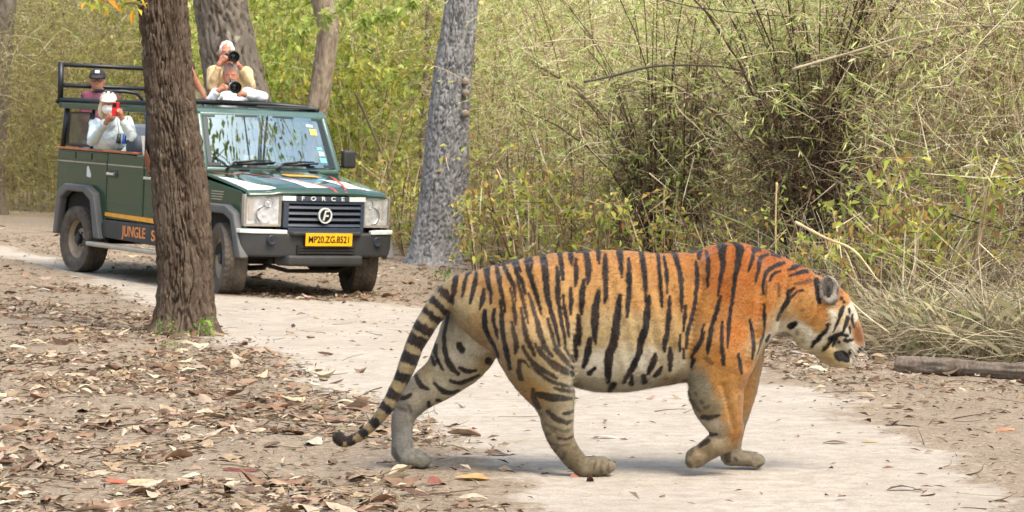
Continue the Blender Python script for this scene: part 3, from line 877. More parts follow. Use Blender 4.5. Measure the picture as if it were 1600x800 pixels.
    # ---- headlamps
    refl = mat_plain('lamp_reflector', (.80, .82, .84), .12, noise=.3, nscale=18)
    lampw = mat_plain('lamp_bowl', (.8, .82, .84), .2, metal=.3, noise=.3, nscale=25)
    bulb = mat_plain('lamp_bulb', (.85, .86, .88), .1)
    for s in (0, 1):
        m = (lambda v: v) if s == 0 else (lambda v: W - v)
        a, b = (.0, .385) if s == 0 else (-.035, .33)
        bx = MB(); bx.prism([(.30, m(a)), (.405, m(a)), (.475, m(b)), (.30, m(b))], .755, 1.06, 'z')
        hl = bx.build('headlight', refl, root)
        fr_ = MB()
        for z0, z1 in ((.74, .765), (1.05, 1.068)): fr_.prism([(.36, m(a - .01)), (.415, m(a - .01)), (.49, m(b + .005)), (.40, m(b + .005))], z0, z1, 'z')
        fr_.prism([(.36, m(a - .012)), (.418, m(a - .012)), (.424, m(a + .018)), (.36, m(a + .018))], .765, 1.05, 'z'); fr_.prism([(.44, m(b - .018)), (.482, m(b - .018)), (.49, m(b + .008)), (.44, m(b + .008))], .765, 1.05, 'z')
        fr_.build('headlight_frame', silver, hl, bevel=.004)
        for zc, vc, r in ((.86, .20, .095), (.985, .25, .05)):
            uc = .405 + (vc / .385) * .07
            MB().lathe([(.001, -.03), (r * .5, -.02), (r * .9, .006), (r, .01), (r, .002)], (uc + .002, m(vc), zc), 'x', 24).build('reflector_bowl', chrome, hl, smooth=True)
            MB().lathe([(.018, -.02), (.018, .004), (.010, .010), (.0005, .011)], (uc + .004, m(vc), zc), 'x', 14).build('bulb', bulb, hl, smooth=True)
        MB().box(.41, .425, m(.04), m(.10), .80, 1.03).build('indicator', mat_plain('indicator_glass', srgb(214, 206, 196), .2), hl, bevel=.006)
        MB().prism([(.418, m(a)), (.422, m(a)), (.500, m(b)), (.496, m(b))], .765, 1.05, 'z').build('lens', lens_m, hl)
    # ---- bumper
    plan = [(.28, -.07), (.44, -.06), (.53, .06), (.60, .35), (.615, W / 2), (.60, W - .35), (.53, W - .06), (.44, W + .06), (.28, W + .07)]
    back = [(.28, W - .1), (.40, W - .15), (.44, W / 2), (.40, .15), (.28, .1)]
    bm = MB().prism(plan + back, .43, .685, 'z').build('bumper', black, root, bevel=.03, seg=3)
    MB().prism([(.30, -.078), (.45, -.068), (.545, .06), (.612, .40), (.55, .40), (.4, .1), (.3, .05)], .672, .712, 'z').build('bumper_strip', white, bm, bevel=.006)
    MB().prism([(.30, W + .078), (.45, W + .068), (.545, W - .06), (.60, W - .30), (.55, W - .30), (.4, W - .1), (.3, W - .05)], .672, .712, 'z').build('bumper_strip', white, bm, bevel=.006)
    MB().prism([(.45, .34), (.655, .46), (.665, W / 2), (.655, W - .46), (.45, W - .34)], .66, .70, 'z').build('bumper_shelf', black, bm, bevel=.012)
    MB().prism([(.45, .34), (.645, .42), (.66, W / 2), (.645, W - .42), (.45, W - .34)], .34, .455, 'z').build('bumper_skirt', black, bm, bevel=.03)
    MB().box(.60, .632, .52, W - .52, .465, .56).build('air_intake', dark, bm)
    for k in range(3): MB().box(.628, .64, .54, W - .54, .475 + k * .03, .485 + k * .03).build('intake_bar', black, bm)
    for s in (0, 1):
        v = .36 if s else .36
        fx = JF(425, 375, .6) if s == 0 else JF(590, 378, .58)
        MB().lathe([(.048, -.01), (.052, .012), (.046, .022), (.040, .016), (.0005, .02)], (fx.x - .01, fx.y, fx.z), 'x', 22).build('fog_lamp', mat_plain('fog_glass', srgb(50, 56, 62), .12), bm, smooth=True)
    pa, pb = JF(478, 364, .67), JF(550, 384.5, .67)
    plt = MB().box(.664, .674, pa.y, pb.y, pb.z - .004, pa.z - .003).build('number_plate', mat_plain('plate_yellow', srgb(240, 176, 20), .45, noise=.06), bm, bevel=.004)
    pm = mat_plain('plate_black', srgb(22, 20, 18), .5)
    MBm = (pa.y + pb.y) / 2; zc = (pa.z + pb.z) / 2 - .004
    text_part('plate_text', 'MP20.ZG.8521', .098, pm, plt, (.676, MBm, zc), (0, 1, 0), (0, 0, 1), .002, .86, 'CENTER')
    # ---- windscreen
    B0, B1, T0, T1 = Vector((-.53, .04, 1.285)), Vector((-.53, W - .04, 1.285)), Vector((-.80, .09, 1.862)), Vector((-.80, W - .10, 1.862))
    wf = MB()
    for a, b, r in ((B0, T0, .045), (B1, T1, .045), (B0, B1, .04), (T0, T1, .045)):
        wf.tube([a, b], r, 8)
    wf = wf.build('windscreen_frame', greend, root, bevel=.01, smooth=True)
    nrm = (B1 - B0).cross(T0 - B0).normalized()
    if nrm.x < 0: nrm = -nrm
    def wp(a, b, off): return (B0.lerp(B1, a)).lerp(T0.lerp(T1, a), b) + nrm * off
    gp = MB(); n = 8
    gp.grid([[wp(.02 + .96 * i / n, .05 + .92 * j / 4, .028 + .05 * (1 - (2 * i / n - 1) ** 2)) for j in range(5)] for i in range(n + 1)])
    glass = gp.build('windscreen', gm, wf, smooth=True)
    def onglass(name, a0, a1, b0, b1, mat):
        f = lambda a, b: wp(.02 + .96 * a, .05 + .92 * b, .032 + .05 * (1 - (2 * a - 1) ** 2))
        MB().grid([[f(a0 + (a1 - a0) * i / 3, b0 + (b1 - b0) * j / 3) for j in range(4)] for i in range(4)]).build(name, mat, glass, smooth=True)
    bord = mat_plain('glass_border', srgb(30, 44, 46), .3)
    onglass('border', 0, 1, 0, .06, bord); onglass('border', 0, 1, .96, 1, bord); onglass('border', .955, 1, .06, .96, bord); onglass('border', 0, .03, .06, .96, bord)
    st1 = mat_plain('sticker_teal', srgb(120, 196, 190), .4); st2 = mat_plain('sticker_yellow', srgb(226, 204, 96), .4); st3 = mat_plain('sticker_pale', srgb(196, 220, 226), .4)
    onglass('sticker', .885, .94, .10, .20, st1); onglass('sticker', .89, .935, .24, .33, st3); onglass('sticker', .885, .93, .36, .42, st1); onglass('sticker', .86, .92, .66, .78, st2); onglass('sticker', .84, .90, .82, .87, st3)
    for a0, a1 in ((.16, .47), (.53, .80)):
        wm = MB(); p0 = wp(a0 - .02, -.03, .05); p1 = wp(a0 + .03, .07, .10); p2 = wp(a1, .115, .105)
        wm.tube([p0, p1], .014, 6); wm.tube([p1, (Vector(p1) + Vector(p2)) / 2 + Vector((0, 0, .012)), p2], [.014, .012, .006], 6)
        q0 = wp(a0 + .05, .05, .095); q1 = wp(a1 + .03, .095, .095); wm.tube([q0, q1], .010, 6)
        wm.build('wiper', blk, wf, smooth=True)
    # ---- roof front and hatch
    MB().prism([(-.80, 1.875), (-.86, 1.93), (-1.10, 1.955), (-1.10, 1.90), (-.84, 1.86)], .03, W - .03).build('roof', greend, root, bevel=.012)
    MB().box(-1.9, -1.10, .03, .35, 1.92, 1.955).build('roof', greend, root, bevel=.01)
    MB().box(-1.9, -1.10, W - .20, W - .03, 1.92, 1.955).build('roof', greend, root, bevel=.01)
    hb_a, hb_b = JF(300, 158, -1.14), JF(420, 158, -1.14)
    MB().tube([(-1.14, hb_a.y - .3, 2.0), (-1.14, hb_a.y, 2.0), (-1.14, hb_b.y, 2.0), (-1.10, W - .12, 1.985), (-.95, W - .06, 1.955)], .03, 8).build('hatch_rail', blk, root, smooth=True)
    MB().prism([(-1.12, W - .75), (-.95, W - .55), (-.92, W - .10), (-1.10, W - .10)], 1.958, 1.985, 'z').build('hatch_lid', black, root, bevel=.008)
    # ---- mirrors
    for s in (0, 1):
        v = -.16 if s == 0 else W + .13; sg = -1 if s == 0 else 1
        mr = MB(); mr.box(-.62, -.53, v - .085, v + .075, 1.335, 1.535); mr = mr.build('mirror', black, root, bevel=.03, seg=3)
        MB().tube([(-.60, v - sg * .06, 1.38), (-.62, (.02 if s == 0 else W - .02), 1.33)], .016, 6).build('mirror_arm', blk, mr)
    # ---- inside: dashboard, wheel, seats
    MB().prism([(-.56, 1.22), (-.95, 1.24), (-.98, .9), (-.56, .9)], .06, W - .06).build('dashboard', dark, root, bevel=.02)
    swh = MB(); c = Vector((-1.05, .45, 1.22)); pts = [c + Vector((.06 * math.sin(a), .18 * math.cos(a), .18 * math.sin(a))) for a in np.linspace(0, 2 * math.pi, 22)]
    swh.tube(pts, .014, 6); swh.tube([c, (-.9, .45, 1.15)], .02, 6); swh.build('steering_wheel', blk, root, smooth=True)
    def seat(u, v0, v1, z0, zt, mat, name='seat', tilt=.12):
        b = MB(); b.box(u, u + .48, v0, v1, z0, z0 + .14); s_ = b.build(name, mat, root, bevel=.05, seg=3)
        b = MB(); b.prism([(u - .02, z0 + .10), (u + .11, z0 + .10), (u + .09 - tilt, zt), (u - .01 - tilt, zt)], v0, v1); b.build('backrest', mat, s_, bevel=.045, seg=3)
        b = MB(); b.prism([(u + .112, z0 + .2), (u + .118, z0 + .2), (u + .098 - tilt, zt - .06), (u + .09 - tilt, zt - .06)], v0 + .12, v1 - .12); b.build('seat_stripe', seatl, s_)
        b = MB(); b.box(u - tilt - .02, u - tilt + .07, (v0 + v1) / 2 - .12, (v0 + v1) / 2 + .12, zt + .03, zt + .2); b.build('headrest', mat, s_, bevel=.04, seg=3)
    seat(-1.72, .15, .72, .95, 1.55, seatm); seat(-1.72, 1.02, 1.6, .95, 1.55, seatm)
    seat(-2.40, .15, .80, 1.0, 1.72, seatm); seat(-2.40, .95, 1.6, 1.0, 1.72, seatm); seat(-3.52, .12, .75, 1.02, 1.5, seatm); seat(-3.52, .95, 1.6, 1.02, 1.5, seatm)
    sb = JS(207, 226, .14); 
    MB().lathe([(.0005, -.05), (.10, -.05), (.135, -.03), (.14, 0), (.135, .03), (.10, .05), (.0005, .05)], (sb.x, .16, sb.z - .02), 'y', 26).build('side_cushion', seatm, root, smooth=True)
    # ---- lettering
    a = JS(191, 361, -.032)
    tm = mat_plain('sill_letters', srgb(206, 132, 78), .6, noise=.15, nscale=20)
    e = JS(226, 363, -.032)
    text_part('sill_text', 'JUNGLE', .165, tm, root, (a.x, -.0325, .527), (1, 0, 0), (0, 0, 1), .002, (e.x - a.x) / .555)
    b = JS(236, 368, -.032); text_part('sill_text', 'S', .165, tm, root, (b.x, -.0325, .515), (1, 0, 0), (0, 0, 1), .002, 1.25)
    lg = JS(139, 269, -.002)
    MB().prism([(lg.x - .05, lg.z - .05), (lg.x + .05, lg.z - .06), (lg.x + .06, lg.z - .03), (lg.x - .01, lg.z + .07), (lg.x - .045, lg.z + .06)], -.006, -.001).build('white_sticker', white, root)
    return root
jeep = make_jeep()

# ------------------------------------------------------------------ the tourists
FC = Vector((.867, -.5, 0)).normalized()      # towards the tiger and the camera, in the jeep's own frame
SV = Vector((.5, .867, 0)).normalized()       # a person's left hand side
UPV = Vector((0, 0, 1))
SKIN = mat_plain('skin', srgb(186, 126, 100), .55, noise=.10, nscale=40)
CLOTH = {}
def cloth(name, col):
    if name not in CLOTH: CLOTH[name] = mat_plain('cloth_' + name, srgb(*col), .9, noise=.10, nscale=14, bump=.5, bscale=28)
    return CLOTH[name]
def hairm(name, col):
    return mat_plain('hair_' + name, srgb(*col), .7, noise=.25, nscale=60, bump=.6, bscale=90)

def frame_rot(fc=FC, up=UPV):
    s = up.cross(fc).normalized(); u = fc.cross(s).normalized()
    return Matrix(((fc.x, s.x, u.x), (fc.y, s.y, u.y), (fc.z, s.z, u.z)))

def person(label, head, sh, el, wr, pelvis, legs='sit', shirt=('white', (214, 222, 226)), hair=None, cap=None, lean=None, face=FC, trousers=('khaki', (120, 110, 92)), bare=False, mask=False, glasses=False, grip=None, hairlen=0.0, visor=None, legdir=None):
    """joints in the jeep's frame; sh, el, wr: right then left"""
    head = Vector(head); pelvis = Vector(pelvis); sh = [Vector(p) for p in sh]; el = [Vector(p) for p in el]; wr = [Vector(p) for p in wr]
    fc = face.normalized(); sv = UPV.cross(fc).normalized(); R = frame_rot(fc)
    chest = (sh[0] + sh[1]) / 2 - UPV * .14
    neck = (sh[0] + sh[1]) / 2 * .75 + head * .25
    allp = [head + UPV * .2, head - UPV * .2, pelvis] + sh + el + wr
    ld = legdir or fc
    if legs == 'sit': kn = [pelvis + ld * .42 + UPV.cross(ld) * s * .12 + UPV * .02 for s in (-1, 1)]; an = [k - UPV * .42 + ld * .05 for k in kn]
    else: kn = [pelvis + sv * s * .1 - UPV * .40 + fc * .03 for s in (-1, 1)]; an = [k - UPV * .40 for k in kn]
    allp += kn + an
    lo = [min(p[i] for p in allp) - .22 for i in range(3)]; hi = [max(p[i] for p in allp) + .22 for i in range(3)]
    base = Vector((pelvis.x, pelvis.y, lo[2] + .15))
    def hp(a, b, c): return head + fc * a + sv * b + UPV * c
    def mk(v, name, mat, parent=None):
        V, Q = v.surf(); V = smooth_verts(V, Q, 2, .5)
        o = link(name, mesh_np(name, V - np.array(base), Q), mat, parent); return o
    # body
    v = Vol(lo, hi, .0075)
    v.ell(hp(0, 0, .02), (.096, .078, .118), .02, R)
    v.ell(hp(.03, 0, -.055), (.066, .058, .07), .03, R)
    v.ell(hp(.098, 0, -.012), (.020, .014, .026), .012, R)
    v.ell(hp(.088, 0, .03), (.014, .05, .012), .012, R)
    v.ell(hp(.088, 0, -.06), (.012, .025, .008), .008, R)
    for s in (-1, 1):
        v.ell(hp(-.005, s * .082, .0), (.022, .01, .033), .008, R)
        v.ell(hp(.098, s * .033, .014), (.012, .014, .008), .004, R, sub=True)
    v.chain([(*neck, .058), (*(head - UPV * .06 - fc * .01), .05)], .025, fine=1)
    v.ell(chest, (.10, .165, .21), .03, R)
    v.ell(pelvis + UPV * .14, (.11, .15, .2), .05, R)
    for i in (0, 1):
        v.chain([(*sh[i], .055), (*el[i], .043), (*wr[i], .03)], .02, fine=1)
        fd = (wr[i] - el[i]).normalized()
        g = Vector(grip[i]) if grip and grip[i] is not None else wr[i] + fd * .15
        gd = (g - wr[i]).normalized()
        sd = gd.cross(UPV); sd = sd.normalized() if sd.length > .1 else sv
        palm = wr[i] + gd * .05
        v.chain([(*wr[i], .027), (*(palm + gd * .015), .030)], .015, fine=1)
        pn = sd.cross(gd)
        for k in range(4):
            o = sd * (k - 1.5) * .017 if abs(sd.z) > .5 else (pn * (k - 1.5) * .017)
            ln = (.042, .05, .047, .036)[k]
            k0 = palm + gd * .02 + o; k1 = k0 + gd * ln * .6 + fc * .02; k2 = k1 + gd * ln * .35 - fc * .01 + sd * .015 * (1 if i else -1)
            v.chain([(*k0, .0105), (*k1, .0098), (*k2, .0085)], .005, fine=1)
        t0 = palm - gd * .02 + pn * .025; t1 = t0 + gd * .03 + pn * .02; t2 = t1 + gd * .025
        v.chain([(*t0, .012), (*t1, .0105), (*t2, .009)], .008, fine=1)
        v.chain([(*(pelvis + sv * (i * 2 - 1) * .09), .085), (*kn[i], .058), (*an[i], .042)], .03, fine=1)
        v.chain([(*an[i], .04), (*(an[i] + fc * .14 - UPV * .05), .035)], .02, fine=1)
    body = mk(v, 'person', SKIN)
    body.matrix_world = JM @ Matrix.Translation(base)
    tag(body, label, 'person')
    # shirt
    v = Vol(lo, hi, .0085)
    v.ell(chest, (.118, .185, .225), .03, R)
    v.ell(pelvis + UPV * .16, (.135, .175, .2), .06, R)
    for i in (0, 1):
        w = el[i].lerp(wr[i], .82) if not bare else sh[i].lerp(el[i], .75)
        if bare: v.chain([(*sh[i], .072), (*w, .062)], .03, fine=1)
        else: v.chain([(*sh[i], .074), (*el[i], .058), (*w, .042)], .03, fine=1)
    v.chain([(*(neck - UPV * .05), .075), (*(neck + UPV * .01), .062)], .02, fine=1)
    v.ell(Vector(neck) + UPV * .06 + fc * .02, (.052, .052, .06), .01, R, sub=True)
    V, Q = v.surf(); V = smooth_verts(V, Q, 2, .5); Nn = vnormals(V, Q)
    V = V + Nn * (.007 * fbm(V[:, 0] * 16, V[:, 1] * 16, V[:, 2] * 11, 5, 3))[:, None]
    link('shirt', mesh_np('shirt', V - np.array(base), Q), cloth(*shirt), body)
    v = Vol(lo, hi, .011)
    v.ell(pelvis + UPV * .02, (.125, .165, .12), .03, R)
    for i in (0, 1): v.chain([(*(pelvis + sv * (i * 2 - 1) * .09), .1), (*kn[i], .075), (*(an[i] + UPV * .03), .062)], .03, fine=1)
    mk(v, 'trousers', cloth(*trousers), body)
    hl = head - Vector((.14, .14, .3)); hh = head + Vector((.14, .14, .25)); hl = [c - .08 for c in hl]; hh = [c + .08 for c in hh]
    if hair:
        v = Vol(hl, hh, .0065)
        v.ell(hp(-.014, 0, .036), (.100, .086, .110), .0, R)
        if hairlen: 
            for s in (-1, 1): v.ell(hp(-.02, s * .07, -.05 - hairlen * .3), (.06, .04, .06 + hairlen), .03, R)
            v.ell(hp(-.06, 0, -.05 - hairlen * .3), (.05, .09, .08 + hairlen), .03, R)
        v.ell(hp(.118, 0, -.045), (.10, .082, .115), .01, R, sub=True)
        if not hairlen: v.ell(hp(.03, 0, -.11), (.2, .2, .10), .01, R, sub=True)
        V, Q = v.surf(); Nn = vnormals(V, Q); V = V + Nn * (.006 * fbm(V[:, 0] * 60, V[:, 1] * 60, V[:, 2] * 30, 6, 2))[:, None]
        link('hair', mesh_np('hair', V - np.array(base), Q), hairm(*hair), body)
    if cap:
        v = Vol(hl, hh, .0065)
        v.ell(hp(-.01, 0, .055), (.112, .096, .1), 0, R)
        v.ell(hp(.0, 0, -.07), (.25, .25, .105), .005, R, sub=True)
        v.ell(hp(.115, 0, .048), (.075, .075, .012), .012, frame_rot((fc - UPV * .22).normalized()))
        mk(v, 'cap', cloth(*cap), body)
        if visor is not None:
            m = MB(); c = hp(.088, 0, .11) - base
            for a, b in ((-.025, .025),): m.add([c + sv * a - UPV * .015 + fc * .012, c + sv * b - UPV * .015 + fc * .012, c + sv * b + UPV * .018 - fc * .004, c + sv * a + UPV * .018 - fc * .004], [(0, 1, 2, 3)])
            m.build('cap_badge', mat_plain('badge_white', srgb(220, 218, 212), .6), body, solid=.004)
    if mask:
        v = Vol(hl, hh, .006)
        v.ell(hp(.06, 0, -.045), (.06, .064, .058), 0, R)
        v.ell(hp(.11, 0, -.035), (.025, .025, .03), .03, R)
        mk(v, 'face_mask', cloth('mask', (232, 232, 230)), body)
    if glasses:
        m = MB()
        for s in (-1, 1):
            c = hp(.108, s * .034, .014) - base
            m.tube([c + sv * .026 * math.cos(a) + UPV * .018 * math.sin(a) for a in np.linspace(0, 6.283, 13)], .0035, 5)
            m.tube([c + sv * s * .026, hp(.0, s * .084, .02) - base], .003, 5)
        m.build('spectacles', mat_plain('spectacle_frame', srgb(40, 40, 44), .3), body)
    return body

def photo_camera(label, c, d, lens_col, L=.22, r=.05):
    """camera body at c, lens along d"""
    d = Vector(d).normalized(); s = UPV.cross(d).normalized(); u = d.cross(s)
    M = Matrix.Identity(4)
    for i in range(3): M[i][0], M[i][1], M[i][2], M[i][3] = d[i], s[i], u[i], c[i]
    root = empty('photo_camera', mat=JM @ M); tag(root, label, 'camera')
    bk = mat_plain('camera_black', srgb(26, 27, 30), .45, noise=.1); lm = mat_plain('lens_barrel', srgb(*lens_col), .45, noise=.06)
    b = MB(); b.box(-.035, .035, -.072, .072, -.048, .045); b = b.build('camera_body', bk, root, bevel=.014)
    MB().prism([(-.03, .045), (.035, .045), (.02, .075), (-.02, .075)], -.028, .028).build('viewfinder', bk, root, bevel=.006)
    MB().lathe([(r * .72, .035), (r * .74, L * .45), (r * .82, L * .5), (r * .82, L * .68)], (0, 0, 0), 'x', 26).build('lens_barrel', lm, root, smooth=False)
    MB().lathe([(r * .80, L * .62), (r * .86, L * .64), (r, L), (r * .93, L), (r * .78, L * .68), (.0005, L * .66)], (0, 0, 0), 'x', 28).build('lens_hood', bk, root)
    MB().lathe([(r * .68, L * .67), (r * .4, L * .69), (.0005, L * .70)], (0, 0, 0), 'x', 24).build('front_glass', mat_plain('front_glass', srgb(18, 20, 26), .05), root, smooth=True)
    return root

def make_people():
    # woman filming with a phone, middle row
    v0 = -.06
    J = lambda px, py, v=v0: JS(px, py, v)
    hd = J(169, 164); 
    ph = J(180.5, 172, v0 - .22)
    wrR, wrL = J(169, 187, v0 - .19), J(190, 184, v0 - .14)
    person('woman in pale cap and white mask filming with a red phone', hd, (J(149, 194, v0 + .14), J(198, 192, v0 + .22)), (J(144, 221, v0 - .02), J(206, 213, v0 + .02)), (wrR, wrL), J(176, 250, v0 + .36), legdir=Vector((1, .1, 0)),
           shirt=('pale_blue', (206, 220, 222)), hair=('blonde', (206, 186, 150)), cap=('cream', (214, 204, 184)), mask=True, hairlen=.03, grip=(ph + Vector((-.02, -.02, .0)), ph + Vector((.03, .03, 0))), glasses=False)
    pr = empty('phone', mat=JM @ Matrix.Translation(ph) @ Matrix.Rotation(math.radians(-30), 4, 'Z')); tag(pr, 'red phone held up by the woman in the pale cap', 'phone')
    MB().box(-.006, .006, -.04, .04, -.065, .085).build('phone_case', mat_plain('red_case', srgb(196, 30, 40), .35), pr, bevel=.006)
    MB().box(.006, .010, -.034, .010, .030, .078).build('lens_block', mat_plain('phone_black', srgb(20, 20, 24), .2), pr, bevel=.003)
    # sunglasses pushed up on her cap
    sgm = mat_plain('sunglass', srgb(70, 72, 82), .1); so = empty('sunglasses', mat=JM @ Matrix.Translation(hd + FC * .07 + UPV * .148)); tag(so, 'dark sunglasses pushed up on the pale cap of the woman', 'sunglasses')
    for s in (-1, 1):
        MB().lathe([(.0005, -.003), (.015, -.003), (.016, 0), (.015, .003), (.0005, .003)], SV * s * .026, 'x', 14).build('lens', sgm, so, smooth=True)
        MB().tube([SV * s * .042, SV * s * .085 - FC * .1 - UPV * .02], .004, 5).build('temple', sgm, so)
    # binoculars on a strap
    bn = J(190, 216, v0 - .03); br = empty('binoculars', mat=JM @ Matrix.Translation(bn)); tag(br, 'black and blue binoculars hanging on the chest of the woman', 'binoculars')
    bkm = mat_plain('bino_black', srgb(28, 30, 36), .4); blm = mat_plain('bino_blue', srgb(40, 84, 170), .4)
    for s in (-1, 1): MB().tube([SV * s * .028 + UPV * .05, SV * s * .032 - UPV * .03, SV * s * .034 - UPV * .06], [.018, .026, .03], 10).build('barrel', bkm if s < 0 else blm, br, smooth=True)
    st = MB()
    for s in (-1, 1): st.tube([SV * s * .03 + UPV * .05, SV * s * .05 + UPV * .17 - FC * .05, SV * s * .06 + UPV * .30 - FC * .16], .005, 5)
    st.build('strap', bkm, br)
    # man in a dark cap at the back
    q = lambda px, py, u=-3.78: JF(px, py, u)
    hd2 = q(152, 127)
    person('man in dark cap and maroon shirt sitting high at the back', hd2, (q(136, 150), q(176, 150)), (q(130, 185), q(184, 185)), (q(142, 195, -3.66), q(172, 195, -3.62)), hd2 - UPV * .68, legs='stand', shirt=('maroon', (112, 62, 78)), hair=('grey_short', (150, 146, 142)), cap=('dark', (44, 42, 44)), glasses=True, visor=True)
    # upper photographer
    q = lambda px, py, u=-1.62: JF(px, py, u)
    hd3 = q(354, 84); c3 = q(362, 89, -1.36)
    person('white-haired man in tan shirt standing and aiming a long black lens', hd3, (q(334, 112), q(385, 114)), (q(331, 138, -1.5), q(392, 135, -1.5)), (q(343, 100, -1.40), q(374, 104, -1.42)), hd3 - UPV * .80, legs='stand', shirt=('tan', (204, 180, 138)), hair=('white', (222, 216, 206)), grip=(q(352, 91, -1.36), q(364, 96, -1.33)))
    photo_camera('black camera with long lens held by the white-haired man', c3, FC + SV * .12, (52, 54, 58), .22, .062)
    # lower photographer leaning on the roof rail
    q = lambda px, py, u=-1.33: JF(px, py, u)
    hd4 = q(360, 120); c4 = q(363, 135, -1.05)
    person('grey-haired man in white shirt leaning on the roof with a white lens', hd4, (q(338, 148), q(386, 147)), (q(327, 162, -1.22), q(411, 152, -1.22)), (q(341, 142, -1.10), q(380, 147, -1.10)), hd4 - UPV * .66 - FC * .12, legs='stand', shirt=('white', (218, 222, 228)), hair=('grey', (128, 124, 122)), grip=(q(352, 137, -1.04), q(368, 146, -1.0)))
    photo_camera('camera with white lens barrel held by the grey-haired man', c4, FC + SV * .15 - UPV * .05, (206, 198, 184), .24, .066)
    # person hidden behind the trunk but for a bare arm
    q = lambda px, py, u=-1.5: JF(px, py, u)
    hd5 = q(292, 112)
    person('person behind the dark tree trunk with a bare elbow showing', hd5, (q(276, 138), q(306, 134)), (q(270, 165), q(318, 153, -1.42)), (q(285, 140, -1.3), q(299, 112, -1.35)), hd5 - UPV * .75, legs='stand', shirt=('olive', (110, 108, 84)), hair=('brown', (70, 56, 46)), bare=True)
    # front passenger behind the glass
    q = lambda u, v, z: Vector((u, v, z))
    person('passenger in pale shirt behind the windscreen glass', q(-1.22, 1.36, 1.66), (q(-1.30, 1.18, 1.46), q(-1.18, 1.52, 1.46)), (q(-1.15, 1.12, 1.22), q(-1.05, 1.60, 1.22)), (q(-.98, 1.22, 1.25), q(-.95, 1.45, 1.25)), q(-1.5, 1.32, 1.08), shirt=('cream2', (206, 200, 186)), hair=('black', (40, 34, 32)))
make_people()

def door_leaf():
    p = JS(229, 251, -.05); m = MB()
    P = [[p + Vector((.10 * (w - .5) * math.sin(math.pi * (.12 + .82 * t)) + .05 * t, -.02 * math.sin(t * 4 + w * 2), .12 - .27 * t)) for w in (0, .33, .67, 1)] for t in np.linspace(0, 1, 7)]
    org = P[0][0].copy(); m.grid([[q - org for q in r] for r in P])
    o = m.build('dry_leaf', mat_plain('door_leaf', srgb(120, 72, 46), .7, noise=.25, nscale=30), smooth=True, solid=.003); o.matrix_world = JM @ Matrix.Translation(org)
    tag(o, 'curled brown dry leaf hanging on the jeep door beside the dark trunk', 'leaf')
door_leaf()

